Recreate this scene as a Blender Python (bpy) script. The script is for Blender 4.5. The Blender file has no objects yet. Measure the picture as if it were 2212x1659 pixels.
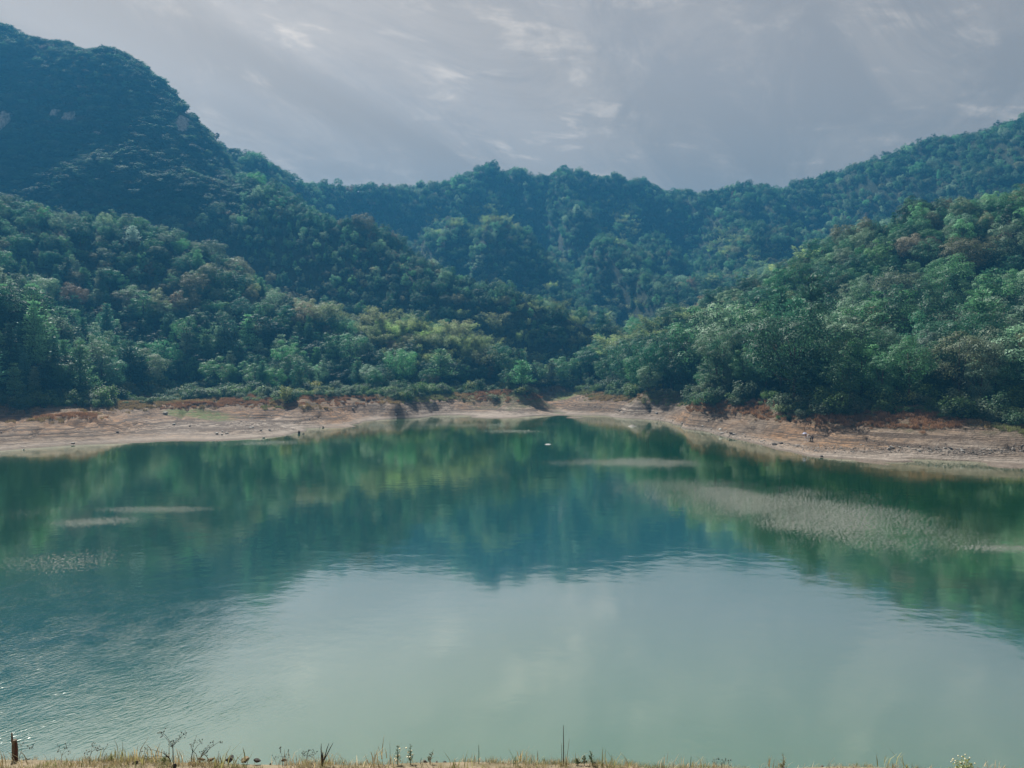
import bpy, bmesh, math, random
import numpy as np
from mathutils import Vector, Matrix

R = math.radians
scene = bpy.context.scene
COL = scene.collection
rng = np.random.default_rng(11)
random.seed(5)

# ---------------------------------------------------------------- camera
F, CX, CY, VH, EYE = 1659.0, 1106.0, 829.5, 780.0, 20.0
PITCH = math.atan((CY - VH) / F)
cam = bpy.data.cameras.new('camera')
cam.sensor_width = 36.0
cam.lens = 36.0 * F / 2212.0
cam.clip_start = 0.1
cam.clip_end = 8000
cam_o = bpy.data.objects.new('camera', cam)
cam_o.location = (0, 0, EYE)
cam_o.rotation_euler = (R(90) - PITCH, 0, 0)
COL.objects.link(cam_o)
scene.camera = cam_o

# ---------------------------------------------------------------- light, sky, exposure
SUN_AZ, SUN_EL = R(-31), R(44)          # azimuth from +Y (the view), negative = to the left
sd = Vector((math.sin(SUN_AZ) * math.cos(SUN_EL), math.cos(SUN_AZ) * math.cos(SUN_EL), math.sin(SUN_EL)))
sun = bpy.data.lights.new('sun', 'SUN')
sun.energy = 5.0
sun.angle = R(0.6)
sun.color = (1.0, 0.96, 0.90)
sun_o = bpy.data.objects.new('sun', sun)
sun_o.rotation_euler = (-sd).to_track_quat('-Z', 'Y').to_euler()
COL.objects.link(sun_o)

world = bpy.data.worlds.new('World')
scene.world = world
world.use_nodes = True
wn, wl = world.node_tree.nodes, world.node_tree.links
wn.clear()


def N(nodes, typ, **kw):
    n = nodes.new(typ)
    for k, v in kw.items():
        if k.startswith('i_'):
            n.inputs[k[2:]].default_value = v
        else:
            setattr(n, k, v)
    return n


def ramp(nodes, stops):
    n = nodes.new('ShaderNodeValToRGB')
    while len(n.color_ramp.elements) < len(stops):
        n.color_ramp.elements.new(0.5)
    for e, (p, c) in zip(n.color_ramp.elements, stops):
        e.position = p
        e.color = (*c, 1) if len(c) == 3 else c
    return n


def math_node(nodes, links, op, a, b=None, c=None, clamp=False):
    n = nodes.new('ShaderNodeMath')
    n.operation = op
    n.use_clamp = clamp
    for i, v in enumerate((a, b, c)):
        if v is None:
            continue
        if isinstance(v, (int, float)):
            n.inputs[i].default_value = v
        else:
            links.new(v, n.inputs[i])
    return n.outputs[0]


def mix_col(nodes, links, fac, a, b, blend='MIX'):
    n = nodes.new('ShaderNodeMix')
    n.data_type = 'RGBA'
    n.blend_type = blend
    for s, v in ((n.inputs[0], fac), (n.inputs[6], a), (n.inputs[7], b)):
        if isinstance(v, (int, float)):
            s.default_value = v
        elif isinstance(v, tuple):
            s.default_value = (*v, 1) if len(v) == 3 else v
        else:
            links.new(v, s)
    return n.outputs[2]


sky = N(wn, 'ShaderNodeTexSky', sky_type='NISHITA', sun_disc=False, sun_elevation=SUN_EL, sun_rotation=SUN_AZ,
        altitude=300.0, air_density=1.2, dust_density=3.0, ozone_density=1.0)
SKY_STRENGTH = 0.085
skyc = N(wn, 'ShaderNodeVectorMath', operation='SCALE')
wl.new(sky.outputs[0], skyc.inputs[0])
skyc.inputs['Scale'].default_value = 1.0
tc = wn.new('ShaderNodeTexCoord')
sep = wn.new('ShaderNodeSeparateXYZ')
wl.new(tc.outputs['Generated'], sep.inputs[0])
zz = math_node(wn, wl, 'ADD', math_node(wn, wl, 'MAXIMUM', sep.outputs[2], 0.0), 0.12)
px = math_node(wn, wl, 'DIVIDE', sep.outputs[0], zz)
py = math_node(wn, wl, 'DIVIDE', sep.outputs[1], zz)
comb = wn.new('ShaderNodeCombineXYZ')
wl.new(px, comb.inputs[0]); wl.new(py, comb.inputs[1])


def cloud_noise(rot, sx, sy, scale, detail, dist, lo, hi, rough=0.55, off=(0, 0, 0)):
    vr = N(wn, 'ShaderNodeVectorRotate', rotation_type='Z_AXIS')
    vr.inputs['Angle'].default_value = R(-rot)          # long axis of the streaks, from +X
    wl.new(comb.outputs[0], vr.inputs['Vector'])
    mp = N(wn, 'ShaderNodeMapping')
    mp.inputs['Scale'].default_value = (sx, sy, 1)
    mp.inputs['Location'].default_value = off
    wl.new(vr.outputs[0], mp.inputs[0])
    nz = N(wn, 'ShaderNodeTexNoise')
    nz.inputs['Scale'].default_value = scale
    nz.inputs['Detail'].default_value = detail
    nz.inputs['Roughness'].default_value = rough
    nz.inputs['Distortion'].default_value = dist
    wl.new(mp.outputs[0], nz.inputs['Vector'])
    mr = N(wn, 'ShaderNodeMapRange', interpolation_type='SMOOTHSTEP')
    mr.inputs[1].default_value = lo
    mr.inputs[2].default_value = hi
    wl.new(nz.outputs[0], mr.inputs[0])
    return mr.outputs[0]


veil = cloud_noise(60, 0.5, 1.1, 0.55, 4, 0.6, 0.32, 0.68)
streak = cloud_noise(64, 0.62, 1.35, 1.5, 8, 0.9, 0.40, 0.66, 0.70, (3.1, 0.4, 0))
fine = cloud_noise(20, 1.0, 1.6, 4.6, 6, 0.5, 0.5, 0.72, 0.6)
# thin high overcast: a grey-lilac veil over the blue sky, with pale streaks
K = 1.0 / SKY_STRENGTH
grey = (0.262 * K, 0.224 * K, 0.188 * K)
pale = (0.64 * K, 0.55 * K, 0.46 * K)
veil_f = math_node(wn, wl, 'MULTIPLY_ADD', veil, 0.13, 0.87)
c1 = mix_col(wn, wl, veil_f, skyc.outputs[0], grey)
st = math_node(wn, wl, 'MULTIPLY', streak, math_node(wn, wl, 'MULTIPLY_ADD', fine, 0.75, 0.25))
c2 = mix_col(wn, wl, math_node(wn, wl, 'MULTIPLY', st, 0.68), c1, pale)
# the veil is brightest round the sun
dt = wn.new('ShaderNodeVectorMath'); dt.operation = 'DOT_PRODUCT'
nrmz = wn.new('ShaderNodeVectorMath'); nrmz.operation = 'NORMALIZE'
wl.new(tc.outputs['Generated'], nrmz.inputs[0])
wl.new(nrmz.outputs[0], dt.inputs[0])
dt.inputs[1].default_value = sd
glow = math_node(wn, wl, 'POWER', math_node(wn, wl, 'MAXIMUM', dt.outputs['Value'], 0.0), 6.0)
glow = math_node(wn, wl, 'MULTIPLY_ADD', glow, 0.60, 0.82)
gs = wn.new('ShaderNodeVectorMath'); gs.operation = 'SCALE'
# the veil thins, so the sky dims, towards the zenith
dim = N(wn, 'ShaderNodeMapRange', interpolation_type='SMOOTHSTEP')
for i_, v_ in enumerate((0.30, 0.62, 1.0, 0.66)):
    dim.inputs[i_ + 1].default_value = v_
sepn = wn.new('ShaderNodeSeparateXYZ')
wl.new(nrmz.outputs[0], sepn.inputs[0])
wl.new(sepn.outputs[2], dim.inputs[0])
glow = math_node(wn, wl, 'MULTIPLY', glow, dim.outputs[0])
wl.new(c2, gs.inputs[0]); wl.new(glow, gs.inputs['Scale'])
c2 = gs.outputs[0]
bg = wn.new('ShaderNodeBackground')
bg.inputs['Strength'].default_value = SKY_STRENGTH
wl.new(c2, bg.inputs[0])
wo = wn.new('ShaderNodeOutputWorld')
wl.new(bg.outputs[0], wo.inputs[0])

vs = scene.view_settings
vs.view_transform = 'Standard'
vs.look = 'None'
vs.exposure = 1.12
vs.gamma = 1.0
scene.render.engine = 'CYCLES'
cy = scene.cycles
cy.max_bounces = 5
cy.diffuse_bounces = 2
cy.glossy_bounces = 3
cy.transmission_bounces = 2
cy.volume_bounces = 0
cy.transparent_max_bounces = 4
cy.use_denoising = True
cy.caustics_reflective = False
cy.caustics_refractive = False
cy.sample_clamp_indirect = 3.0
cy.sample_clamp_direct = 4.0


# ---------------------------------------------------------------- helpers
def W(u, v, d):
    """world point seen at (u, v) of a 2212 x 1659 picture of the place, d metres ahead"""
    a = (u - CX) / F
    b = -(v - CY) / F
    y = math.cos(PITCH) + b * math.sin(PITCH)
    z = -math.sin(PITCH) + b * math.cos(PITCH)
    k = d / y
    return (a * k, d, EYE + z * k)


def Wz(u, v, z):
    """the same, at a known height"""
    x1, _, z1 = W(u, v, 1.0)
    s = (z - EYE) / (z1 - EYE)
    return (x1 * s, s, z)


def proj(p):
    """world -> picture (2212 scale), arrays (n,3)"""
    p = np.asarray(p, float)
    x, y, z = p[..., 0], p[..., 1], p[..., 2] - EYE
    depth = y * math.cos(PITCH) - z * math.sin(PITCH)
    up = y * math.sin(PITCH) + z * math.cos(PITCH)
    return CX + F * x / depth, CY - F * up / depth, depth


def hash2(ix, iy, s):
    h = (ix.astype(np.int64) * 374761393 + iy.astype(np.int64) * 668265263 + s * 1442695041) & 0x7fffffff
    h = ((h ^ (h >> 13)) * 1274126177) & 0x7fffffff
    return ((h ^ (h >> 16)) & 0xffff) / 65535.0


def vnoise(x, y, s=0):
    ix, iy = np.floor(x), np.floor(y)
    fx, fy = x - ix, y - iy
    fx = fx * fx * fx * (fx * (fx * 6 - 15) + 10)
    fy = fy * fy * fy * (fy * (fy * 6 - 15) + 10)
    a, b = hash2(ix, iy, s), hash2(ix + 1, iy, s)
    c, d = hash2(ix, iy + 1, s), hash2(ix + 1, iy + 1, s)
    return (a + (b - a) * fx) + ((c + (d - c) * fx) - (a + (b - a) * fx)) * fy


def fbm(x, y, s=0, octs=4, gain=0.5):
    t, a, f, n = 0.0, 1.0, 1.0, 0.0
    for o in range(octs):
        t = t + a * (vnoise(x * f + 17.3 * o, y * f - 9.1 * o, s + o) * 2 - 1)
        n += a
        a *= gain
        f *= 2.03
    return t / n


def sstep(x, a, b):
    t = np.clip((x - a) / (b - a), 0, 1)
    return t * t * (3 - 2 * t)


def mesh_np(name, verts, faces, mats=(), mat_idx=None, smooth=False):
    """faces: (n,k) int array or a list of tuples"""
    me = bpy.data.meshes.new(name)
    verts = np.asarray(verts, np.float32)
    if isinstance(faces, np.ndarray):
        n, k = faces.shape
        me.vertices.add(len(verts))
        me.vertices.foreach_set('co', verts.ravel())
        me.loops.add(n * k)
        me.loops.foreach_set('vertex_index', faces.astype(np.int32).ravel())
        me.polygons.add(n)
        me.polygons.foreach_set('loop_start', np.arange(0, n * k, k, dtype=np.int32))
        me.polygons.foreach_set('loop_total', np.full(n, k, np.int32))
        me.update(calc_edges=True)
    else:
        me.from_pydata([tuple(v) for v in verts], [], faces)
    for m in mats:
        me.materials.append(m)
    if mat_idx is not None:
        me.polygons.foreach_set('material_index', np.asarray(mat_idx, np.int32))
    if smooth:
        me.polygons.foreach_set('use_smooth', np.ones(len(me.polygons), bool))
    me.validate()
    return me


def link(name, me, parent=None, loc=None):
    o = bpy.data.objects.new(name, me)
    COL.objects.link(o)
    if parent is not None:
        o.parent = parent
    if loc is not None:
        o.location = loc
    return o


def tag(o, label=None, cat=None, group=None, kind=None):
    if label: o['label'] = label
    if cat: o['category'] = cat
    if group: o['group'] = group
    if kind: o['kind'] = kind
    return o


class MB:
    """collects shapes into one mesh"""
    def __init__(self):
        self.v, self.f, self.m = [], [], []

    def add(self, vs, fs, m=0):
        b = len(self.v)
        self.v += [tuple(map(float, p)) for p in vs]
        self.f += [tuple(int(i) + b for i in f) for f in fs]
        self.m += [m] * len(fs)

    def tube(self, pts, radii, n=6, m=0, cap=True):
        pts = [Vector(p) for p in pts]
        vs, fs = [], []
        for i, p in enumerate(pts):
            t = (pts[min(i + 1, len(pts) - 1)] - pts[max(i - 1, 0)]).normalized()
            a = t.cross(Vector((0.31, 0.95, 0.05)))
            if a.length < 0.05:
                a = t.cross(Vector((1, 0, 0)))
            a.normalize()
            b = t.cross(a)
            for k in range(n):
                th = 2 * math.pi * k / n
                vs.append(p + (a * math.cos(th) + b * math.sin(th)) * radii[i])
        for i in range(len(pts) - 1):
            for k in range(n):
                fs.append((i * n + k, i * n + (k + 1) % n, (i + 1) * n + (k + 1) % n, (i + 1) * n + k))
        if cap:
            fs.append(tuple(reversed(range(n))))
            fs.append(tuple(range((len(pts) - 1) * n, len(pts) * n)))
        self.add(vs, fs, m)

    def ball(self, c, r, seg=8, rings=5, m=0, jit=0.0):
        c = Vector(c)
        if isinstance(r, (int, float)):
            r = (r, r, r)
        vs = [c + Vector((0, 0, r[2]))]
        for i in range(1, rings):
            ph = math.pi * i / rings
            for k in range(seg):
                th = 2 * math.pi * k / seg
                j = 1 + random.uniform(-jit, jit)
                vs.append(c + Vector((math.sin(ph) * math.cos(th) * r[0], math.sin(ph) * math.sin(th) * r[1], math.cos(ph) * r[2])) * j)
        vs.append(c - Vector((0, 0, r[2])))
        fs = []
        for k in range(seg):
            fs.append((0, 1 + k, 1 + (k + 1) % seg))
            e = 1 + (rings - 2) * seg
            fs.append((len(vs) - 1, e + (k + 1) % seg, e + k))
        for i in range(rings - 2):
            for k in range(seg):
                a = 1 + i * seg
                fs.append((a + k, a + seg + k, a + seg + (k + 1) % seg, a + (k + 1) % seg))
        self.add(vs, fs, m)

    def mesh(self, name, mats, smooth=False):
        return mesh_np(name, np.array(self.v), self.f, mats, self.m, smooth)


def new_mat(name):
    m = bpy.data.materials.new(name)
    m.use_nodes = True
    nt = m.node_tree
    nt.nodes.clear()
    out = nt.nodes.new('ShaderNodeOutputMaterial')
    return m, nt.nodes, nt.links, out


def noise_node(nd, lk, vec, scale, detail=4, rough=0.55, dist=0.0):
    n = nd.new('ShaderNodeTexNoise')
    n.inputs['Scale'].default_value = scale
    n.inputs['Detail'].default_value = detail
    n.inputs['Roughness'].default_value = rough
    n.inputs['Distortion'].default_value = dist
    if vec is not None:
        lk.new(vec, n.inputs['Vector'])
    return n.outputs[0]


def smooth_range(nd, lk, v, a, b, c=0.0, d=1.0):
    n = nd.new('ShaderNodeMapRange')
    n.interpolation_type = 'SMOOTHSTEP'
    for i, q in enumerate((a, b, c, d)):
        n.inputs[i + 1].default_value = q
    lk.new(v, n.inputs[0])
    return n.outputs[0]


def plain_mat(name, col, rough=0.8, spot=None, scale=6.0, bump=0.0):
    """a surface with a little grain of its own"""
    m, nd, lk, out = new_mat(name)
    b = nd.new('ShaderNodeBsdfPrincipled')
    b.inputs['Roughness'].default_value = rough
    b.inputs['Specular IOR Level'].default_value = 0.25
    t = nd.new('ShaderNodeTexCoord')
    nz = noise_node(nd, lk, t.outputs['Object'], scale, 5, 0.6)
    f = smooth_range(nd, lk, nz, 0.35, 0.68)
    sp = spot or tuple(c * 0.6 for c in col)
    lk.new(mix_col(nd, lk, f, sp, col), b.inputs['Base Color'])
    if bump:
        bp = nd.new('ShaderNodeBump')
        bp.inputs['Distance'].default_value = bump
        lk.new(nz, bp.inputs['Height'])
        lk.new(bp.outputs[0], b.inputs['Normal'])
    lk.new(b.outputs[0], out.inputs[0])
    return m

# ---------------------------------------------------------------- the lie of the land
S4 = 2212.0 / 4032.0
shore_px = [(-250, 1830), (-110, 1792), (0, 1775), (158, 1762), (304, 1752), (481, 1746), (684, 1737), (848, 1737), (1038, 1724), (1140, 1713), (1200, 1700),
            (1212, 1693), (1203, 1686), (1260, 1685), (1330, 1685), (1404, 1679), (1415, 1668), (1427, 1661), (1500, 1654), (1572, 1648), (1673, 1643),
            (1860, 1645), (2047, 1645), (2120, 1637), (2180, 1629), (2200, 1622), (2222, 1629), (2226, 1646), (2300, 1645), (2414, 1643), (2547, 1652),
            (2640, 1665), (2700, 1678), (2766, 1697), (2832, 1715), (2890, 1729), (2950, 1743), (3054, 1771), (3102, 1778), (3192, 1799), (3270, 1805),
            (3345, 1809), (3400, 1823), (3480, 1832), (3497, 1834), (3470, 1824), (3456, 1817), (3560, 1811), (3677, 1809), (3816, 1815), (3880, 1832),
            (3913, 1840), (4032, 1833), (4150, 1850), (4300, 1900)]
tree_px = [(-160, 878), (-60, 873), (0, 872), (60, 870), (100, 868), (160, 867), (215, 863), (270, 853), (330, 850), (400, 850), (450, 847), (510, 848), (560, 850), (620, 850), (680, 852),
           (740, 850), (800, 850), (870, 849), (940, 846), (1000, 842), (1060, 840), (1120, 838), (1180, 836), (1240, 836), (1300, 841), (1400, 855),
           (1500, 868), (1580, 873), (1650, 878), (1750, 886), (1830, 890), (1900, 893), (1980, 895), (2050, 896), (2130, 896), (2212, 895), (2300, 895), (2400, 900)]
TREE_Z = 7.5
ctrl = []
C = ctrl.append
for u, v in shore_px:
    C(Wz(u * S4, v * S4, 0.0))
# shelf just under the water along the shore, pushed towards the lake
shore_w = np.array([Wz(u * S4, v * S4, 0.0)[:2] for u, v in shore_px])
for i in range(1, len(shore_px) - 1, 2):
    p = shore_w[i]
    q = p * (1 - 9.0 / np.linalg.norm(p))
    C((q[0], q[1], -1.3))
for u, v in tree_px:
    C(Wz(u, v, TREE_Z))
for x in (-90, -60, -30, 0, 30, 60, 90):
    for y in (45, 85, 120):
        if abs(x) < 0.6 * y:
            C((x, y, -4.0))
for x, y in ((-40, 160), (0, 165), (40, 165), (-10, 205), (30, 205), (5, 235), (-60, 150), (70, 145)):
    C((x, y, -3.5))
# the sides of the lake outside the picture
for s in (-1, 1):
    for y in (35, 60, 90, 120):
        xs = s * (62 + 0.48 * y)
        C((xs, y, 0)); C((xs + s * 16, y, TREE_Z)); C((xs + s * 60, y, 38)); C((xs + s * 140, y, 70))
# bare belt between the waterline and the trees
for u, v, d in [(100, 890, None), (30, 890, None), (180, 900, None)]:
    C(Wz(u, v, 5.2))
for u, v, z in [(330, 893, 3.6), (400, 912, 1.7), (500, 915, 1.4), (300, 925, 1.6), (470, 898, 2.2), (560, 912, 1.6), (520, 884, 3.6), (450, 874, 5.4), (600, 866, 6.7),
                (560, 880, 4.6), (660, 872, 6.2), (710, 884, 4.4), (735, 900, 2.2), (650, 890, 3.2), (600, 900, 2.2), (790, 880, 3.6), (820, 894, 1.4), (850, 870, 5.3), (930, 890, 1.1), (930, 872, 4.0),
                (1000, 882, 2.0), (1080, 884, 1.7), (1150, 888, 1.5), (1090, 852, 6.8), (1130, 848, 7.0), (1170, 860, 5.0), (1060, 868, 4.0), (1195, 872, 1.3), (1200, 882, 0.7), (1185, 852, 3.2),
                (1240, 874, 3.0), (1290, 880, 2.4), (1330, 892, 1.0), (1260, 860, 4.6), (1400, 885, 2.8), (1380, 872, 4.8),
                (1480, 912, 1.4), (1560, 928, 1.2), (1650, 940, 1.3), (1740, 950, 1.5), (1840, 953, 2.0), (1950, 953, 2.6), (2080, 950, 3.3), (2212, 944, 4.2), (2330, 944, 4.4),
                
                (1840, 978, 0.9), (1950, 985, 0.9), (2050, 980, 1.1), (2130, 972, 1.9), (2212, 976, 1.6), (1740, 968, 0.8)]:
    C(Wz(u, v, z))


def P(u, v, d, drop=0.0):
    x, y, z = W(u, v, d)
    C((x, y, z - drop))


# right-hand hill
for u, v, d, k in [(2400, 350, 330, 12), (2212, 390, 330, 12), (2100, 410, 335, 12), (2000, 430, 340, 12), (1900, 460, 345, 12), (1820, 490, 350, 12), (1720, 545, 360, 12), (1620, 590, 370, 12),
                   (1530, 640, 380, 12), (1400, 690, 395, 11), (1340, 722, 400, 11), (1280, 765, 395, 9)]:
    P(u, v, d, k)
    x, y, z = W(u, v, d)
    C((x + 12, y + 90, max(z - k - 42, 12)))
    C((x * 1.1 + 20, y + 170, max(z - k - 75, 18)))
for u, v, d, k in [(2212, 640, 250, 14), (2050, 660, 255, 14), (1900, 680, 262, 14), (1750, 710, 275, 14), (1600, 730, 290, 13), (1450, 770, 315, 12), (1350, 800, 340, 7),
                   (2300, 770, 215, 5), (2120, 780, 218, 5), (1960, 785, 222, 5)]:
    P(u, v, d, k)
# near spur in front of the big mountain
for u, v, d, k in [(-300, 420, 450, 12), (-100, 430, 450, 12), (60, 440, 442, 12), (200, 455, 432, 12), (330, 470, 425, 12), (440, 510, 412, 12), (520, 570, 398, 12), (610, 625, 384, 12), (700, 668, 376, 11), (770, 684, 372, 11),
                   (860, 676, 384, 11), (960, 690, 380, 11), (1060, 722, 376, 11), (1180, 776, 372, 10)]:
    P(u, v, d, k)
for u, v, d, k in [(300, 600, 365, 12), (420, 640, 352, 12), (540, 690, 345, 12), (660, 740, 340, 12), (150, 570, 360, 12), (0, 560, 350, 12), (860, 760, 345, 11), (980, 770, 345, 11)]:
    P(u, v, d, k)
# pine point at the left edge
for u, v, d, k in [(-260, 480, 300, 14), (-120, 520, 275, 14), (0, 585, 262, 15), (60, 665, 252, 15), (130, 735, 248, 15), (190, 800, 258, 8), (60, 770, 228, 14), (-60, 690, 232, 14)]:
    P(u, v, d, k)
for u, v, d, k in [(230, 800, 280, 8), (300, 790, 312, 9), (380, 790, 315, 9), (260, 740, 300, 12)]:
    P(u, v, d, k)
# valley behind the near spur
for u, v, d, k in [(100, 470, 505, 22), (250, 480, 500, 22), (400, 520, 490, 22), (520, 590, 470, 18), (640, 640, 450, 16), (760, 690, 430, 16), (900, 720, 430, 16), (1040, 750, 425, 14), (1180, 790, 420, 10)]:
    P(u, v, d, k)
# big mountain on the left
for u, v, d, k in [(-350, 20, 720, 6), (-150, 30, 715, 6), (0, 66, 705, 6), (60, 92, 700, 6), (140, 102, 690, 0), (250, 106, 680, -2), (300, 136, 672, -4), (345, 172, 662, 0), (380, 205, 655, 6), (412, 245, 645, 4),
                   (432, 272, 638, 6), (452, 306, 630, 6)]:
    P(u, v, d, k)
    x, y, z = W(u, v, d)
    if u < 350:
        C((x - 10, y + 60, z - 30)); C((x - 20, y + 150, z - 110))
for u, v, d, k in [(0, 180, 640, 5), (150, 190, 628, 5), (280, 210, 622, 5), (0, 300, 590, 5), (160, 300, 582, 5), (300, 310, 575, 5), (390, 320, 585, 5), (0, 390, 540, 7), (160, 400, 530, 7), (300, 410, 525, 7), (420, 420, 530, 8),
                   (440, 350, 590, 7), (480, 430, 540, 9)]:
    P(u, v, d, k)
# its long spur running down to the right
for u, v, d, k in [(497, 350, 600, 9), (531, 378, 590, 9), (590, 398, 575, 10), (642, 424, 560, 10), (694, 450, 545, 10), (768, 472, 530, 10), (832, 502, 515, 10), (901, 537, 500, 10), (988, 586, 480, 10),
                   (1060, 596, 468, 10), (1137, 617, 455, 10), (1189, 648, 447, 10), (1266, 669, 440, 10), (1353, 712, 432, 9), (1400, 735, 428, 8)]:
    P(u, v, d, k)
    x, y, z = W(u, v, d)
    C((x + 25, y + 60, max(z - k - 32, 14)))
    C((x + 45, y + 120, max(z - k - 52, 16)))
for u, v, d, k in [(560, 480, 520, 9), (660, 540, 495, 9), (780, 590, 475, 9), (900, 640, 455, 9), (1040, 680, 445, 9), (1160, 720, 435, 9), (1270, 750, 430, 9)]:
    P(u, v, d, k)
# second skyline behind the spur, joining the far ridge
for u, v, d, k in [(462, 312, 770, 8), (520, 332, 770, 8), (560, 340, 775, 8), (600, 356, 785, 8), (640, 370, 800, 8), (665, 384, 830, 8)]:
    P(u, v, d, k)
    x, y, z = W(u, v, d)
    C((x, y + 120, z - 70))
# far ridge
far = [(690, 399, 870), (760, 389, 905), (820, 402, 935), (860, 412, 955), (910, 410, 980), (980, 386, 1000), (1050, 355, 1020), (1110, 352, 1030), (1170, 386, 1030), (1240, 367, 1030), (1300, 390, 1030),
       (1380, 368, 1020), (1425, 398, 1020), (1480, 401, 1020), (1560, 406, 1015), (1590, 406, 1010), (1640, 368, 1000), (1690, 391, 990), (1770, 391, 970), (1850, 370, 940), (1930, 344, 900),
       (2040, 291, 850), (2110, 281, 820), (2212, 251, 785), (2380, 205, 740), (2600, 190, 700)]
for u, v, d in far:
    P(u, v, d, 8)
    x, y, z = W(u, v, d)
    C((x * 1.05, y + 140, z - 75))
for u, v, d, k in [(800, 470, 800, 8), (870, 490, 770, 8), (950, 480, 745, 9), (1030, 460, 735, 9), (1100, 495, 725, 9), (1150, 540, 700, 9), (1200, 590, 670, 9), (1260, 640, 640, 9), (840, 468, 860, 14), (930, 455, 870, 16), (1080, 450, 860, 20),
                   (1200, 500, 800, 25), (1170, 470, 860, 18), (1250, 460, 860, 4), (1310, 515, 790, 4), (1370, 565, 730, 4), (1420, 610, 690, 5), (1330, 445, 930, 4), (1350, 520, 850, 18), (1400, 500, 850, 5), (1460, 560, 790, 5), (1500, 600, 750, 5),
                   (1480, 470, 900, 20), (1550, 530, 830, 20), (1560, 480, 870, 16), (1630, 440, 880, 4), (1600, 490, 820, 4), (1580, 530, 780, 5), (1570, 570, 740, 6), (1700, 470, 850, 18), (1790, 430, 850, 5), (1770, 480, 780, 6), (1740, 520, 720, 8),
                   (1930, 420, 790, 8), (2040, 380, 740, 8), (2212, 350, 680, 8), (2000, 430, 660, 10), (2212, 400, 600, 10), (1860, 470, 680, 12), (1700, 560, 640, 14), (1550, 620, 620, 16), (1420, 670, 590, 14), (1330, 690, 580, 14)]:
    P(u, v, d, k)
for x in (-1300, -900, -500, 0, 500, 900, 1300):
    C((x, 1560, 60))
C((-900, 700, 330)); C((-900, 300, 200)); C((900, 300, 160)); C((900, 650, 260)); C((-1250, 900, 300)); C((1250, 900, 260)); C((-700, 1100, 150))

ctrl = np.array(ctrl)
_c = ctrl[:, :2] / 100.0


def _k(r2):
    return 0.5 * r2 * np.log(r2 + 1e-9)


def _solve():
    n = len(_c)
    d2 = ((_c[:, None] - _c[None]) ** 2).sum(-1)
    A = np.zeros((n + 3, n + 3))
    A[:n, :n] = _k(d2) + np.eye(n) * 2e-4
    A[:n, n] = 1
    A[:n, n + 1:] = _c
    A[n:, :n] = A[:n, n:].T
    return np.linalg.solve(A, np.concatenate([ctrl[:, 2], np.zeros(3)]))


_w = _solve()


def tps(x, y):
    x = np.asarray(x, float); y = np.asarray(y, float)
    sh = x.shape
    q = np.stack([x.ravel(), y.ravel()], -1) / 100.0
    out = np.empty(len(q))
    n = len(_c)
    for i in range(0, len(q), 20000):
        b = q[i:i + 20000]
        d2 = (b[:, :1] - _c[None, :, 0]) ** 2 + (b[:, 1:] - _c[None, :, 1]) ** 2
        out[i:i + 20000] = _k(d2) @ _w[:n] + _w[n] + b @ _w[n + 1:]
    return out.reshape(sh)


_rl = np.array([W(u, v, d)[:2] for u, v, d in far])
_rl = np.concatenate([_rl[:-1] + (_rl[1:] - _rl[:-1]) * t for t in np.linspace(0, .9, 6)])


def ridge_dist(x, y):
    out = np.full(np.shape(x), 1e9)
    for q in _rl:
        out = np.minimum(out, np.hypot(x - q[0], y - q[1]))
    return out


def ground_raw(x, y):
    z = tps(x, y)
    hi = sstep(z, 6.0, 26.0)
    farw = sstep(y, 380, 700)
    rid = 1 - np.abs(fbm(x / 115.0, y / 115.0, 3, 3))
    z = z + hi * (fbm(x / 46.0, y / 46.0, 7, 3) * (2.4 + 3.0 * farw) + farw * (rid - 0.72) * 20.0)
    # gullies cut into the far slopes, easing off at the skyline
    cut = np.maximum(0, 0.80 - (1 - np.abs(fbm(x / 66.0 + y / 230.0, y / 330.0, 17, 3)))) * 125.0
    cut = cut + np.maximum(0, 0.78 - (1 - np.abs(fbm(x / 34.0 - y / 190.0, y / 150.0, 19, 2)))) * 45.0
    z = z - cut * hi * farw * (0.22 + 0.78 * sstep(ridge_dist(x, y), 15, 130)) * (0.08 + 0.92 * sstep(x / np.maximum(y, 1), -0.30, -0.17))
    belt = sstep(z, 0.15, 1.2) * (1 - sstep(z, 7.0, 10.0))
    z = z + belt * (fbm(x / 9.0, y / 9.0, 21, 3) * 0.38 + fbm(x / 2.6, y / 2.6, 31, 3) * 0.22)
    # erosion gullies and the little steps the falling water left
    gul = np.abs(fbm(x / 9.0 + y / 30.0, y / 24.0, 41, 3))
    z = z - belt * 1.5 * sstep(0.16 - gul, 0.0, 0.16) * sstep(z, 1.0, 3.0)
    st = 0.5 + 0.12 * fbm(x / 40.0, y / 40.0, 51, 2)
    zs = (np.floor(z / st) + sstep(z / st - np.floor(z / st), 0.25, 0.75)) * st
    z = z + belt * 0.85 * (zs - z)
    return np.maximum(z, -6.0)


# fan-shaped sheet: columns spread with distance
APEX = 80.0
NC, NR = 560, 620
Y0, Y1 = 33.0, 1560.0
RMAX = 0.98
_rat = np.linspace(-RMAX, RMAX, NC)
_yy = (Y0 + APEX) * ((Y1 + APEX) / (Y0 + APEX)) ** np.linspace(0, 1, NR) - APEX
GY, GR = np.meshgrid(_yy, _rat, indexing='ij')
GX = GR * (GY + APEX)
GZ = ground_raw(GX, GY)


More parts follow.
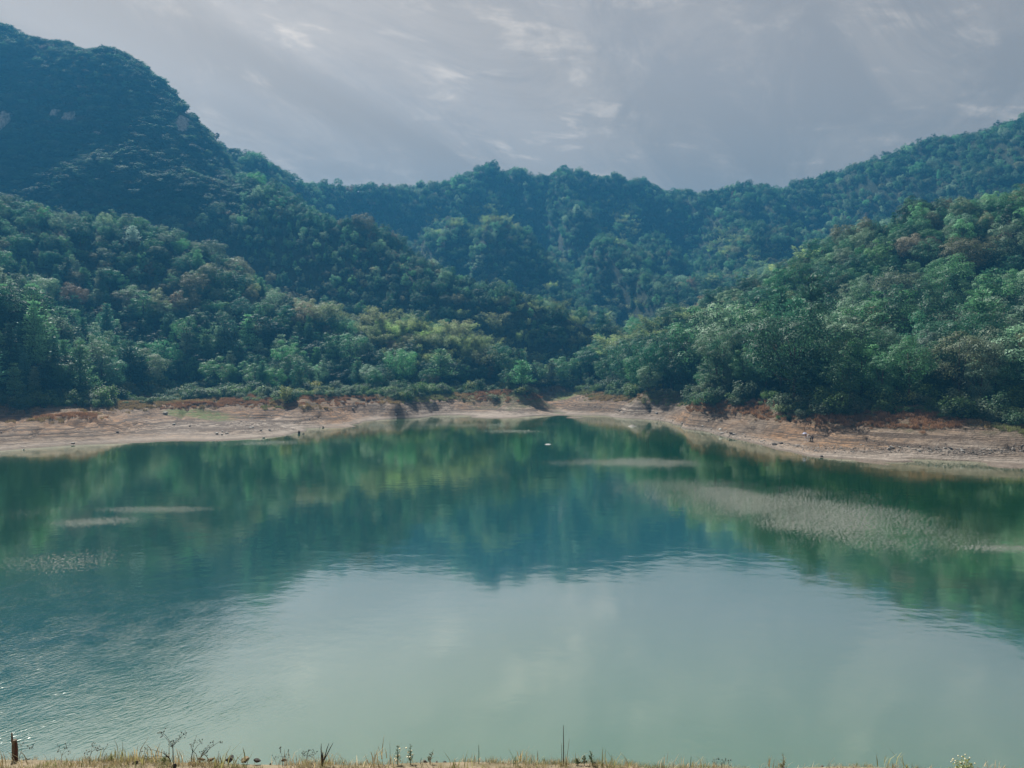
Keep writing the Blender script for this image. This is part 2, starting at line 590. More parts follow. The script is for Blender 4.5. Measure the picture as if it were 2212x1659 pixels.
def ground(x, y):
    x = np.asarray(x, float); y = np.asarray(y, float)
    c = (np.clip(x / (y + APEX), -RMAX, RMAX) + RMAX) / (2 * RMAX) * (NC - 1)
    r = np.log((np.clip(y, Y0, Y1) + APEX) / (Y0 + APEX)) / math.log((Y1 + APEX) / (Y0 + APEX)) * (NR - 1)
    c0 = np.clip(c.astype(int), 0, NC - 2); r0 = np.clip(r.astype(int), 0, NR - 2)
    fc, fr = c - c0, r - r0
    return (GZ[r0, c0] * (1 - fc) + GZ[r0, c0 + 1] * fc) * (1 - fr) + (GZ[r0 + 1, c0] * (1 - fc) + GZ[r0 + 1, c0 + 1] * fc) * fr


def slope(x, y, e=3.0):
    return np.hypot(ground(x + e, y) - ground(x - e, y), ground(x, y + e) - ground(x, y - e)) / (2 * e)


def on_ground(u, v, d0=60.0, d1=1500.0):
    """where the sight line through (u, v) meets the land"""
    ds = np.concatenate([np.linspace(d0, 450, 2600), np.linspace(450, d1, 1200)])
    a = W(u, v, 1.0)
    xs, zs = a[0] * ds, EYE + (a[2] - EYE) * ds
    g = np.maximum(ground(xs, ds), 0.0)
    k = int(np.argmax(zs <= g)) if (zs <= g).any() else len(ds) - 1
    return float(xs[k]), float(ds[k]), float(g[k])


def grid_faces(nr, nc):
    i = np.arange(nr * nc).reshape(nr, nc)
    return np.stack([i[:-1, :-1], i[:-1, 1:], i[1:, 1:], i[1:, :-1]], -1).reshape(-1, 4)


# ---- soil, forest floor
def terrain_material():
    m, nd, lk, out = new_mat('soil_and_forest_floor')
    g = nd.new('ShaderNodeNewGeometry')
    sp = nd.new('ShaderNodeSeparateXYZ')
    lk.new(g.outputs['Position'], sp.inputs[0])
    pos = g.outputs['Position']
    n1 = noise_node(nd, lk, pos, 0.024, 6, 0.65)
    n2 = noise_node(nd, lk, pos, 0.5, 6, 0.65)
    n3 = noise_node(nd, lk, pos, 2.2, 4, 0.6)
    # strata: thin level lines left by the falling water
    zj = math_node(nd, lk, 'MULTIPLY_ADD', n2, 0.35, sp.outputs[2])
    cz = nd.new('ShaderNodeCombineXYZ')
    lk.new(math_node(nd, lk, 'MULTIPLY', zj, 3.2), cz.inputs[2])
    lk.new(math_node(nd, lk, 'MULTIPLY', sp.outputs[0], 0.012), cz.inputs[0])
    lk.new(math_node(nd, lk, 'MULTIPLY', sp.outputs[1], 0.012), cz.inputs[1])
    ns = noise_node(nd, lk, cz.outputs[0], 1.6, 5, 0.7)
    tan = mix_col(nd, lk, smooth_range(nd, lk, n1, 0.4, 0.62), (0.245, 0.195, 0.150), (0.290, 0.178, 0.100))
    def soil(nm):
        a = nd.new('ShaderNodeAttribute'); a.attribute_name = nm
        return a.outputs['Fac']
    tan = mix_col(nd, lk, math_node(nd, lk, 'MULTIPLY', soil('ochre'), .68), tan, (0.33, 0.190, 0.098))
    tan = mix_col(nd, lk, math_node(nd, lk, 'MULTIPLY', soil('mud'), .75), tan, (0.36, 0.315, 0.27))
    tan = mix_col(nd, lk, smooth_range(nd, lk, n2, 0.42, 0.62, 0, 0.8), tan, (0.104, 0.080, 0.061))
    tan = mix_col(nd, lk, smooth_range(nd, lk, ns, 0.48, 0.56, 0, 0.95), tan, (0.085, 0.063, 0.048))
    tan = mix_col(nd, lk, smooth_range(nd, lk, n3, 0.56, 0.74, 0, 0.55), tan, (0.274, 0.244, 0.211))
    # pale dried mud near the water, a dark wet line at the very edge
    low = smooth_range(nd, lk, zj, 0.35, 1.5, 1.0, 0.0)
    tan = mix_col(nd, lk, math_node(nd, lk, 'MULTIPLY', low, 0.6), tan, (0.36, 0.315, 0.27))
    wet = smooth_range(nd, lk, zj, 0.2, 0.55, 1.0, 0.0)
    tan = mix_col(nd, lk, math_node(nd, lk, 'MULTIPLY', wet, 0.7), tan, (0.111, 0.085, 0.063))
    # thin rusty growth towards the trees, then forest floor
    hz = math_node(nd, lk, 'ADD', sp.outputs[2], math_node(nd, lk, 'MULTIPLY_ADD', noise_node(nd, lk, pos, 0.09, 6, 0.65), 6.0, -3.0))
    rust = mix_col(nd, lk, smooth_range(nd, lk, n2, 0.4, 0.62), (0.165, 0.112, 0.075), (0.135, 0.125, 0.070))
    col = mix_col(nd, lk, smooth_range(nd, lk, hz, 3.8, 6.4, 0, 0.85), tan, rust)
    col = mix_col(nd, lk, math_node(nd, lk, 'MULTIPLY', soil('turf'), smooth_range(nd, lk, n2, 0.3, 0.55)), col, (0.12, 0.15, 0.055))
    floor = mix_col(nd, lk, smooth_range(nd, lk, n2, 0.4, 0.65), (0.022, 0.036, 0.018), (0.05, 0.06, 0.028))
    col = mix_col(nd, lk, smooth_range(nd, lk, hz, 7.0, 9.5), col, floor)
    b = nd.new('ShaderNodeBsdfPrincipled')
    b.inputs['Roughness'].default_value = 0.92
    b.inputs['Specular IOR Level'].default_value = 0.15
    lk.new(col, b.inputs['Base Color'])
    bp = nd.new('ShaderNodeBump')
    bp.inputs['Distance'].default_value = 0.9
    bp.inputs['Strength'].default_value = 0.9
    hsum = math_node(nd, lk, 'ADD', math_node(nd, lk, 'MULTIPLY', n2, 1.0), math_node(nd, lk, 'MULTIPLY', ns, 0.7))
    hsum = math_node(nd, lk, 'ADD', hsum, math_node(nd, lk, 'MULTIPLY', n3, 0.35))
    lk.new(hsum, bp.inputs['Height'])
    lk.new(bp.outputs[0], b.inputs['Normal'])
    lk.new(b.outputs[0], out.inputs[0])
    return m


M_land = terrain_material()
land = link('hills', mesh_np('hills', np.stack([GX, GY, GZ], -1).reshape(-1, 3), grid_faces(NR, NC), [M_land], smooth=True))
# soils differ along the shore: ochre lobes on the left, pale mud at the inlet, turf by the stream
for nm, zones in (('ochre', [(650, 884, 150, 40), (100, 905, 190, 45), (1480, 900, 130, 26), (1700, 930, 150, 22)]), ('mud', [(1010, 893, 210, 17), (1340, 893, 120, 14), (480, 925, 200, 22), (1900, 985, 260, 20)]),
                  ('turf', [(1090, 856, 100, 24), (430, 895, 90, 8), (330, 858, 130, 10), (1240, 848, 90, 12)])):
    lu, lv, _ = proj(np.stack([GX, GY, GZ], -1))
    wgt = np.zeros_like(GX)
    rag = fbm(GX / 6, GY / 8, 501, 4) * .5
    for u, v, ru, rv in zones:
        c = on_ground(u, v)
        rx = ru * c[1] / F
        ra, rb = on_ground(u, v - rv * .8), on_ground(u, v + rv * .8)
        e = np.hypot((GX - c[0]) / rx, (GY - (ra[1] + rb[1]) / 2) / max((ra[1] - rb[1]) / 2, 6.0)) + rag
        wgt = np.maximum(wgt, 1 - sstep(e, .5, 1.2))
    at_ = land.data.attributes.new(nm, 'FLOAT', 'POINT')
    at_.data.foreach_set('value', wgt.astype(np.float32).ravel())
tag(land, 'wooded hills and bare lake shore around the water', 'hills', kind='structure')

# ---- near bank the photographer stands on
BX = np.linspace(-62, 62, 420)
BY = np.concatenate([np.linspace(-70, 8, 60), np.linspace(8.3, 20, 110), np.linspace(20.5, 36, 40)])
bx, by = np.meshgrid(BX, BY)


def bank(x, y):
    z = np.interp(y, [-70, -6, 1.5, 5, 10, 15.2, 16.6, 19, 24, 30, 36], [18.2, 18.2, 17.5, 15.7, 13.7, 11.90, 11.0, 8.6, 4.6, 0.0, -4.0])
    tilt = -0.0095 * np.clip(x, -16, 16)
    return z + tilt + fbm(x / 1.7, y / 1.7, 61, 3) * 0.09 + fbm(x / 6, y / 6, 63, 2) * 0.09


M_bank = plain_mat('dry_bank_soil', (0.23, 0.185, 0.125), 0.95, (0.13, 0.11, 0.062), 1.6, 0.06)
bk = link('embankment', mesh_np('embankment', np.stack([bx, by, bank(bx, by)], -1).reshape(-1, 3), grid_faces(len(BY), len(BX)), [M_bank], smooth=True))
tag(bk, 'dry grassy near bank along the bottom of the photo', 'bank', kind='structure')

# ---------------------------------------------------------------- water
wx, wy = np.meshgrid(np.arange(-300, 300.1, 1.5), np.arange(22, 372.1, 1.5))
ruf = np.zeros_like(wx)
glit = np.zeros_like(wx)
PATCH = [  # centre u, v, half-width, half-height (picture units), strength : gusts ruffling the surface
    (1370, 1003, 190, 16, 1.0), (1480, 1058, 220, 30, 0.7), (1640, 1095, 290, 56, 1.0), (1800, 1128, 270, 62, 1.0), (1950, 1125, 190, 66, 0.8), (2160, 1184, 110, 10, 1.0),
    (1010, 918, 250, 9, 0.7), (1100, 932, 150, 6, 0.7), (900, 925, 150, 12, 0.5), (590, 957, 110, 9, 0.8), (640, 940, 90, 8, 0.4),
    (200, 1128, 110, 12, 0.9), (330, 1100, 170, 8, 0.8), (60, 1110, 120, 22, 0.5), (110, 1215, 220, 30, 0.7), (60, 1290, 330, 60, 0.75), (150, 1420, 520, 120, 0.9), (250, 1530, 560, 90, 0.9), (60, 1590, 300, 40, 0.9)]
wu, wv, _ = proj(np.stack([wx, wy, np.zeros_like(wx)], -1))
# each gust is an ellipse on the water itself, broken up by noise
edge = fbm(wx / 14, wy / 20, 77, 5, .6)
for u, v, ru, rv, s in PATCH:
    c = Wz(u, v, 0)
    rx = ru * c[1] / F
    ry = 0.5 * (Wz(u, v - rv, 0)[1] - Wz(u, v + rv, 0)[1])
    yc = 0.5 * (Wz(u, v - rv, 0)[1] + Wz(u, v + rv, 0)[1])
    e = np.hypot((wx - c[0]) / rx, (wy - yc) / ry) + edge * 0.75
    tgt = glit if v < 1235 else ruf
    np.maximum(tgt, s * (1 - sstep(e, 0.0, 1.7)) ** 1.4, out=tgt)
wm = mesh_np('lake', np.stack([wx, wy, np.zeros_like(wx)], -1).reshape(-1, 3), grid_faces(*wx.shape))
at = wm.attributes.new('ruffle', 'FLOAT', 'POINT')
at.data.foreach_set('value', ruf.astype(np.float32).ravel())
at = wm.attributes.new('glitter', 'FLOAT', 'POINT')
at.data.foreach_set('value', glit.astype(np.float32).ravel())


def water_material():
    m, nd, lk, out = new_mat('lake_water')
    t = nd.new('ShaderNodeTexCoord')
    a = nd.new('ShaderNodeAttribute'); a.attribute_name = 'ruffle'
    rf = a.outputs['Fac']

    def nz(sx, sy, rot, scale, detail, rough=0.5):
        mp = nd.new('ShaderNodeMapping')
        mp.inputs['Rotation'].default_value = (0, 0, R(rot))
        mp.inputs['Scale'].default_value = (sx, sy, 1)
        lk.new(t.outputs['Object'], mp.inputs[0])
        return noise_node(nd, lk, mp.outputs[0], scale, detail, rough)
    calm = nz(0.75, 1.0, 8, 0.55, 3, 0.55)       # long low ripples
    swell = nz(1, 1, 0, 0.07, 2)
    vr = nd.new('ShaderNodeVectorRotate'); vr.rotation_type = 'Z_AXIS'
    vr.inputs['Angle'].default_value = R(-48)
    lk.new(t.outputs['Object'], vr.inputs['Vector'])
    vm = nd.new('ShaderNodeMapping'); vm.inputs['Scale'].default_value = (0.38, 1.0, 1.0)
    lk.new(vr.outputs[0], vm.inputs[0])
    chop = noise_node(nd, lk, vm.outputs[0], 5.2, 3, 0.5, 0.5)     # wind chop in the gusts
    spot = smooth_range(nd, lk, nz(0.9, 0.6, -10, 0.55, 4, 0.6), 0.34, 0.62, 0.45, 1.0)
    rf = math_node(nd, lk, 'MULTIPLY', rf, spot)
    a2 = nd.new('ShaderNodeAttribute'); a2.attribute_name = 'glitter'
    gf = a2.outputs['Fac']
    speck = nz(2.6, 1.2, -8, 1.9, 3, 0.65)      # scattered glints: more of them where the gust is strong
    gate = math_node(nd, lk, 'SUBTRACT', speck, math_node(nd, lk, 'MULTIPLY_ADD', gf, -0.27, 0.73))
    gate = math_node(nd, lk, 'MULTIPLY', gate, 5.0, clamp=True)
    chop2 = nz(2.4, 1.3, -12, 1.7, 3, 0.55)
    big = smooth_range(nd, lk, nz(1, 1.6, 10, 0.03, 3), 0.35, 0.65, 0.3, 1.0)
    h = math_node(nd, lk, 'MULTIPLY', calm, math_node(nd, lk, 'MULTIPLY', big, 0.020))
    h = math_node(nd, lk, 'ADD', h, math_node(nd, lk, 'MULTIPLY', swell, 0.02))
    h = math_node(nd, lk, 'ADD', h, math_node(nd, lk, 'MULTIPLY', chop, math_node(nd, lk, 'MULTIPLY', rf, 0.026)))
    h = math_node(nd, lk, 'ADD', h, math_node(nd, lk, 'MULTIPLY', chop2, math_node(nd, lk, 'MULTIPLY', gate, 0.22)))
    bp = nd.new('ShaderNodeBump')
    bp.inputs['Strength'].default_value = 1.0
    bp.inputs['Distance'].default_value = 1.0
    lk.new(h, bp.inputs['Height'])
    silt = noise_node(nd, lk, t.outputs['Object'], 0.012, 3, 0.5)
    body = nd.new('ShaderNodeBsdfDiffuse')
    lk.new(mix_col(nd, lk, smooth_range(nd, lk, silt, 0.35, 0.65), (0.015, 0.125, 0.026), (0.023, 0.138, 0.037)), body.inputs[0])
    gl = nd.new('ShaderNodeBsdfGlossy')
    gl.inputs['Roughness'].default_value = 0.065
    gl.inputs[0].default_value = (0.97, 0.99, 0.92, 1)
    lk.new(bp.outputs[0], gl.inputs['Normal'])
    lw = nd.new('ShaderNodeLayerWeight')
    lw.inputs['Blend'].default_value = 0.5
    fac = nd.new('ShaderNodeMapRange')
    fac.inputs[1].default_value = 0.46
    fac.inputs[2].default_value = 0.70
    fac.inputs[3].default_value = 0.50
    fac.inputs[4].default_value = 0.88
    lk.new(lw.outputs['Facing'], fac.inputs[0])
    mx = nd.new('ShaderNodeMixShader')
    lk.new(fac.outputs[0], mx.inputs[0])
    lk.new(body.outputs[0], mx.inputs[1])
    lk.new(gl.outputs[0], mx.inputs[2])
    lk.new(mx.outputs[0], out.inputs[0])
    return m


wm.materials.append(water_material())
tag(link('lake', wm), 'green lake water with ruffled bright patches', 'lake', kind='structure')

# ---------------------------------------------------------------- leaves, bark
def leaf_material(name, gloss=0.28, trans=0.34, vary=0.22):
    m, nd, lk, out = new_mat(name)
    a = nd.new('ShaderNodeAttribute')
    a.attribute_type = 'INSTANCER'
    a.attribute_name = 'tint'
    g = nd.new('ShaderNodeNewGeometry')
    t = nd.new('ShaderNodeTexCoord')
    nz = noise_node(nd, lk, t.outputs['Object'], 0.9, 3, 0.6)
    isl = g.outputs['Random Per Island']
    v = math_node(nd, lk, 'MULTIPLY_ADD', isl, vary * 2, 1 - vary)
    v = math_node(nd, lk, 'MULTIPLY', v, math_node(nd, lk, 'MULTIPLY_ADD', nz, 0.7, 0.82))
    sc = nd.new('ShaderNodeVectorMath'); sc.operation = 'SCALE'
    lk.new(a.outputs['Color'], sc.inputs[0]); lk.new(v, sc.inputs['Scale'])
    b = nd.new('ShaderNodeBsdfPrincipled')
    b.inputs['Roughness'].default_value = 0.62
    b.inputs['Specular IOR Level'].default_value = gloss
    lk.new(sc.outputs[0], b.inputs['Base Color'])
    tr = nd.new('ShaderNodeBsdfTranslucent')
    hs = nd.new('ShaderNodeHueSaturation')
    hs.inputs['Saturation'].default_value = 1.15
    hs.inputs['Value'].default_value = 1.3
    lk.new(sc.outputs[0], hs.inputs['Color'])
    lk.new(hs.outputs[0], tr.inputs[0])
    mx = nd.new('ShaderNodeMixShader')
    mx.inputs[0].default_value = trans
    lk.new(b.outputs[0], mx.inputs[1]); lk.new(tr.outputs[0], mx.inputs[2])
    lk.new(mx.outputs[0], out.inputs[0])
    return m


M_leaf = leaf_material('leaves')
M_needle = leaf_material('needles', 0.3, 0.2)
M_blade = leaf_material('grass_blades', 0.2, 0.3, 0.4)
M_bark = plain_mat('bark', (0.13, 0.105, 0.08), 0.95, (0.06, 0.048, 0.038), 3.0)
M_culm = plain_mat('bamboo_culm', (0.16, 0.2, 0.08), 0.6, (0.10, 0.14, 0.05), 2.0)


def unit(v):
    return v / np.maximum(np.linalg.norm(v, axis=-1, keepdims=True), 1e-9)


def leaf_quads(pos, nrm, size, aspect=0.6, axis=None, r=None):
    """rhombic leaves: verts (4n,3), faces (n,4)"""
    n = len(pos)
    r = r or rng
    nrm = unit(nrm)
    if axis is None:
        axis = r.normal(size=(n, 3))
    a = unit(axis - nrm * (axis * nrm).sum(-1, keepdims=True))
    b = np.cross(nrm, a)
    s = np.asarray(size).reshape(-1, 1) * np.ones((n, 1))
    v = np.stack([pos - a * s * 0.5, pos + b * s * aspect * 0.5 + nrm * s * 0.06, pos + a * s * 0.5, pos - b * s * aspect * 0.5 + nrm * s * 0.06], 1).reshape(-1, 3)
    f = np.arange(4 * n).reshape(n, 4)
    return v, f


def broadleaf(seed, h=14.0, w=9.0, bot=0.16, clumps=34, per=170, leaf=0.34, lobed=1.0):
    """returns (leaf verts, faces, trunk MB)"""
    r = np.random.default_rng(seed)
    c0 = np.array([0, 0, h * (bot + 1) / 2])
    half = np.array([w / 2, w / 2, h * (1 - bot) / 2])
    cs = []
    tries = 0
    while len(cs) < clumps and tries < 9000:
        tries += 1
        d = unit(r.normal(size=3))
        rad = r.uniform(0.35, 0.92) ** 0.6
        q = d * rad
        wid = 1.0 if q[2] > -0.2 else 0.82
        q = q * np.array([wid, wid, 1.0])
        lop = 1 + 0.22 * math.sin(2.3 * math.atan2(d[1], d[0]) + seed) * lobed
        p = c0 + q * half * np.array([lop, lop, 1])
        if all(np.linalg.norm((p - k[0])) > 0.62 * k[1] for k in cs):
            cs.append((p, w * r.uniform(0.12, 0.2) * (1.1 - 0.25 * max(q[2], 0))))
    P_, N_, S_ = [], [], []
    for p, rad in cs:
        n = int(per * (rad / (w * 0.16)) ** 1.6)
        d = unit(r.normal(size=(n, 3)) + np.array([0, 0, 0.55]) + unit(p - c0) * 0.45)
        k = r.uniform(0.45, 1.06, (n, 1)) ** .6 * rad * np.array([1.1, 1.1, 0.82])
        P_.append(p + d * k)
        N_.append(d * 1.0 + np.array([0, 0, 0.18]) + r.normal(size=(n, 3)) * 0.15)
        S_.append(leaf * r.uniform(0.65, 1.3, n))
    # loose sprigs outside the clumps
    n = int(per * 2)
    d = unit(r.normal(size=(n, 3)) + np.array([0, 0, 0.3]))
    P_.append(c0 + d * half * r.uniform(0.75, 1.1, (n, 1)))
    N_.append(d + r.normal(size=(n, 3)) * 0.6 + np.array([0, 0, 0.5]))
    S_.append(leaf * r.uniform(0.6, 1.1, n))
    v, f = leaf_quads(np.concatenate(P_), np.concatenate(N_), np.concatenate(S_), 0.62, None, r)
    mb = MB()
    random.seed(seed)
    lean = Vector((r.uniform(-.05, .05) * h, r.uniform(-.05, .05) * h, h * 0.6))
    mb.tube([(0, 0, -1.2), lean * 0.33, lean * 0.7, lean * 1.12], [h * .019, h * .015, h * .010, h * .004], 7)
    for p, rad in cs[::3]:
        t = r.uniform(0.35, 0.95)
        s = lean * t
        e = Vector(p)
        mid = s.lerp(e, 0.5) + Vector((0, 0, -0.05 * h))
        mb.tube([s, mid, e], [h * .008 * (1.2 - t * .5), h * .005, h * .002], 5)
    return v, f, mb


def pine(seed, h=15.0, w=6.5, tiers=11, leaf=0.62, per=15, open_=0.0, bot=0.14):
    r = np.random.default_rng(seed)
    P_, N_, A_, S_ = [], [], [], []
    mb = MB()
    mb.tube([(0, 0, -1.2), (r.uniform(-.2, .2), r.uniform(-.2, .2), h * .5), (0, 0, h * .97)], [h * .017, h * .011, h * .002], 7)
    for t in range(tiers):
        ft = (t + r.uniform(0, .5)) / tiers
        z = h * (bot + (0.98 - bot) * ft)
        rad = w / 2 * (1 - ft) ** 0.72 * r.uniform(0.8, 1.12) + 0.25
        nb = int(r.integers(5, 8)) if ft < 0.8 else 4
        for b in range(nb):
            if r.random() < open_:
                continue
            th = 2 * math.pi * (b + r.uniform(-.3, .3)) / nb + t * 0.9
            rb = rad * r.uniform(0.72, 1.1)
            d = np.array([math.cos(th), math.sin(th), 0])
            up = 0.16 + 0.35 * ft
            e = np.array([0, 0, z]) + d * rb + np.array([0, 0, rb * up])
            if b % 2 == 0:
                mb.tube([(0, 0, z), tuple(np.array([0, 0, z]) + d * rb * .55 + np.array([0, 0, rb * up * .35])), tuple(e)], [h * .005, h * .0035, h * .0015], 4)
            nc = max(2, int(rb * 2.0))
            for k in range(nc):
                fk = (k + 0.7) / nc
                c = np.array([0, 0, z]) + d * rb * fk + np.array([0, 0, rb * up * fk ** 1.6])
                rr = 0.34 + 0.3 * rb * 0.33
                n = per
                o = r.normal(size=(n, 3)) * np.array([rr, rr, rr * 0.5])
                P_.append(c + o)
                ax = unit(o + d * 0.5 + np.array([0, 0, 0.55]))
                A_.append(ax)
                N_.append(np.cross(ax, r.normal(size=(n, 3))) + np.array([0, 0, 0.5]))
                S_.append(leaf * r.uniform(0.7, 1.25, n))
    v, f = leaf_quads(np.concatenate(P_), np.concatenate(N_), np.concatenate(S_), 0.42, np.concatenate(A_), r)
    return v, f, mb


def bamboo(seed, h=13.0, culms=13, spread=3.2):
    r = np.random.default_rng(seed)
    P_, N_, A_, S_ = [], [], [], []
    mb = MB()
    for i in range(culms):
        th = r.uniform(0, 2 * math.pi)
        b = np.array([math.cos(th), math.sin(th), 0]) * spread * math.sqrt(r.random())
        hh = h * r.uniform(0.72, 1.05)
        lean = unit(np.array([math.cos(th), math.sin(th), 0]) + r.normal(size=3) * np.array([.8, .8, 0]))
        ts = np.linspace(0, 1, 7)
        pts = [b + lean * (hh * 0.30 * t ** 2.6) + np.array([0, 0, hh * (t - 0.16 * t ** 4)]) for t in ts]
        pts[0][2] = -0.8
        mb.tube([tuple(p) for p in pts], [0.055 * (1 - .8 * t) for t in ts], 5)
        n = 150
        t = r.uniform(0.3, 1.0, n) ** 0.75
        base = b + lean * (hh * 0.30 * t ** 2.6)[:, None] + np.array([0, 0, 1]) * (hh * (t - 0.16 * t ** 4))[:, None]
        wid = 0.25 + 0.95 * np.sin(np.clip((t - .25) / .75, 0, 1) * math.pi * .85)
        o = r.normal(size=(n, 3)) * wid[:, None] * np.array([.62, .62, .30]) + lean * (t * 0.35)[:, None]
        P_.append(base + o)
        ax = unit(o * np.array([1, 1, 0]) + lean * 0.6 + np.array([0, 0, -0.55]))
        A_.append(ax)
        N_.append(np.array([0, 0, 1.0]) + r.normal(size=(n, 3)) * 0.35)
        S_.append(0.66 * r.uniform(0.7, 1.25, n))
    v, f = leaf_quads(np.concatenate(P_), np.concatenate(N_), np.concatenate(S_), 0.34, np.concatenate(A_), r)
    return v, f, mb


def bush(seed, w=3.0, h=2.0, n=700, leaf=0.26):
    r = np.random.default_rng(seed)
    P_, N_ = [], []
    for k in range(9):
        a = r.uniform(0, 2 * math.pi)
        q = math.sqrt(r.random()) * w * 0.34
        c = np.array([math.cos(a) * q, math.sin(a) * q, h * r.uniform(0.22, 0.62)])
        d = unit(r.normal(size=(n // 9, 3)) + np.array([0, 0, .6]))
        P_.append(c + d * r.uniform(.5, 1.05, (n // 9, 1)) * np.array([w * .26, w * .26, h * .38]))
        N_.append(d + r.normal(size=(n // 9, 3)) * .45 + np.array([0, 0, .5]))
    p = np.concatenate(P_)
    p[:, 2] = np.maximum(p[:, 2], 0.02)
    v, f = leaf_quads(p, np.concatenate(N_), leaf * r.uniform(.6, 1.3, len(p)), .55, None, r)
    mb = MB()
    for k in range(5):
        a = 2 * math.pi * k / 5
        mb.tube([(0, 0, -.3), (math.cos(a) * w * .15, math.sin(a) * w * .15, h * .35), (math.cos(a) * w * .3, math.sin(a) * w * .3, h * .7)], [.04, .03, .012], 4)
    return v, f, mb


def tuft(seed, w=0.9, h=0.9, n=70, blade=0.035, droop=0.35):
    """a tuft of narrow grass blades, each a bent strip"""
    r = np.random.default_rng(seed)
    vs, fs = [], []
    for i in range(n):
        a = r.uniform(0, 2 * math.pi)
        q = math.sqrt(r.random()) * w * 0.5
        b = np.array([math.cos(a) * q, math.sin(a) * q, 0])
        th = r.uniform(0, 2 * math.pi)
        d = np.array([math.cos(th), math.sin(th), 0])
        s = np.array([-d[1], d[0], 0]) * blade * r.uniform(.6, 1.2)
        hh = h * r.uniform(.5, 1.1)
        ln = droop * r.uniform(.3, 1.4) * hh
        p1 = b + np.array([0, 0, hh * .55]) + d * ln * .3
        p2 = b + np.array([0, 0, hh * (1 - .12 * droop)]) + d * ln
        k = len(vs)
        vs += [b - s, b + s, p1 + s * .8, p1 - s * .8, p2 + s * .15, p2 - s * .15]
        fs += [(k, k + 1, k + 2, k + 3), (k + 3, k + 2, k + 4, k + 5)]
    return np.array(vs), np.array(fs)


def split_meshes(name, parts, leaf_mat, wood_mat):
    v, f, mb = parts
    crown = mesh_np(name + '_crown', v, f, [leaf_mat])
    trunk = mb.mesh(name + '_trunk', [wood_mat], True)
    tv, tf = np.array(mb.v), mb.f
    allv = np.concatenate([v, tv])
    me = bpy.data.meshes.new(name)
    fl = [tuple(x) for x in f.tolist()] + [tuple(i + len(v) for i in q) for q in tf]
    me = mesh_np(name, allv, fl, [leaf_mat, wood_mat], [0] * len(f) + [1] * len(tf))
    return crown, trunk, me


PROTO = {'broadleaf_tree': [], 'pine_tree': [], 'bamboo': [], 'shrub': []}
for s, kw in enumerate([dict(h=14, w=9), dict(h=13, w=10, bot=.12, clumps=40), dict(h=15, w=8, clumps=32), dict(h=12, w=9.5, bot=.2, clumps=30, per=190),
                        dict(h=14, w=7.2, clumps=28, bot=.1), dict(h=13.5, w=9, bot=.3, clumps=24, per=165)]):
    PROTO['broadleaf_tree'].append(split_meshes('broadleaf', broadleaf(100 + s, **kw), M_leaf, M_bark) + (kw['h'],))
for s, kw in enumerate([dict(), dict(h=14, w=7.5, tiers=9, open_=.12), dict(h=16, w=6.0, tiers=13), dict(h=13, w=7.4, tiers=8, open_=.2, bot=.3)]):
    PROTO['pine_tree'].append(split_meshes('pine', pine(200 + s, **kw), M_needle, M_bark) + (kw.get('h', 15.0),))
for s, kw in enumerate([dict(), dict(h=12, culms=11), dict(h=14, culms=15, spread=3.6)]):
    PROTO['bamboo'].append(split_meshes('bamboo', bamboo(300 + s, **kw), M_leaf, M_culm) + (kw.get('h', 13.0),))
for s, kw in enumerate([dict(), dict(w=4, h=2.2, n=900), dict(w=2.4, h=2.6)]):
    PROTO['shrub'].append(split_meshes('shrub', bush(400 + s, **kw), M_leaf, M_bark) + (kw.get('h', 2.0),))


def scatter(name, pts, rot, scl, idx, tint, meshes, label):
    """one object that holds a whole mass of plants: a mesh of points with instances on them"""
    me = bpy.data.meshes.new(name)
    n = len(pts)
    me.vertices.add(n)
    me.vertices.foreach_set('co', np.asarray(pts, np.float32).ravel())
    for nm, ty, key, arr in (('rot', 'FLOAT_VECTOR', 'vector', rot), ('scl', 'FLOAT_VECTOR', 'vector', scl), ('tint', 'FLOAT_VECTOR', 'vector', tint), ('pidx', 'INT', 'value', idx)):
        a = me.attributes.new(nm, ty, 'POINT')
        a.data.foreach_set(key, np.asarray(arr, np.int32 if ty == 'INT' else np.float32).ravel())
    o = link(name, me)
    tag(o, label, None, None, 'stuff')
    lib = bpy.data.collections.new(name + '_kinds')
    for k, q in enumerate(meshes):
        lib.objects.link(bpy.data.objects.new('%s_plant_%s' % (name, 'abcdefghij'[k]), q))
    ng = bpy.data.node_groups.new(name + '_growth', 'GeometryNodeTree')
    ng.interface.new_socket('Geometry', in_out='INPUT', socket_type='NodeSocketGeometry')
    ng.interface.new_socket('Geometry', in_out='OUTPUT', socket_type='NodeSocketGeometry')
    nd, lk = ng.nodes, ng.links
    gi, go = nd.new('NodeGroupInput'), nd.new('NodeGroupOutput')
    ip = nd.new('GeometryNodeInstanceOnPoints')
    ci = nd.new('GeometryNodeCollectionInfo')
    ci.inputs['Collection'].default_value = lib
    ci.inputs['Separate Children'].default_value = True
    ci.inputs['Reset Children'].default_value = True

    def attr(nm, ty):
        a = nd.new('GeometryNodeInputNamedAttribute')
        a.data_type = ty
        a.inputs[0].default_value = nm
        return a.outputs[0]
    e2r = nd.new('FunctionNodeEulerToRotation')
    lk.new(attr('rot', 'FLOAT_VECTOR'), e2r.inputs[0])
    lk.new(gi.outputs[0], ip.inputs['Points'])
    lk.new(ci.outputs[0], ip.inputs['Instance'])
    ip.inputs['Pick Instance'].default_value = True
    lk.new(attr('pidx', 'INT'), ip.inputs['Instance Index'])
    lk.new(e2r.outputs[0], ip.inputs['Rotation'])
    lk.new(attr('scl', 'FLOAT_VECTOR'), ip.inputs['Scale'])
    lk.new(ip.outputs[0], go.inputs[0])
    mod = o.modifiers.new('growth', 'NODES')
    mod.node_group = ng
    return o


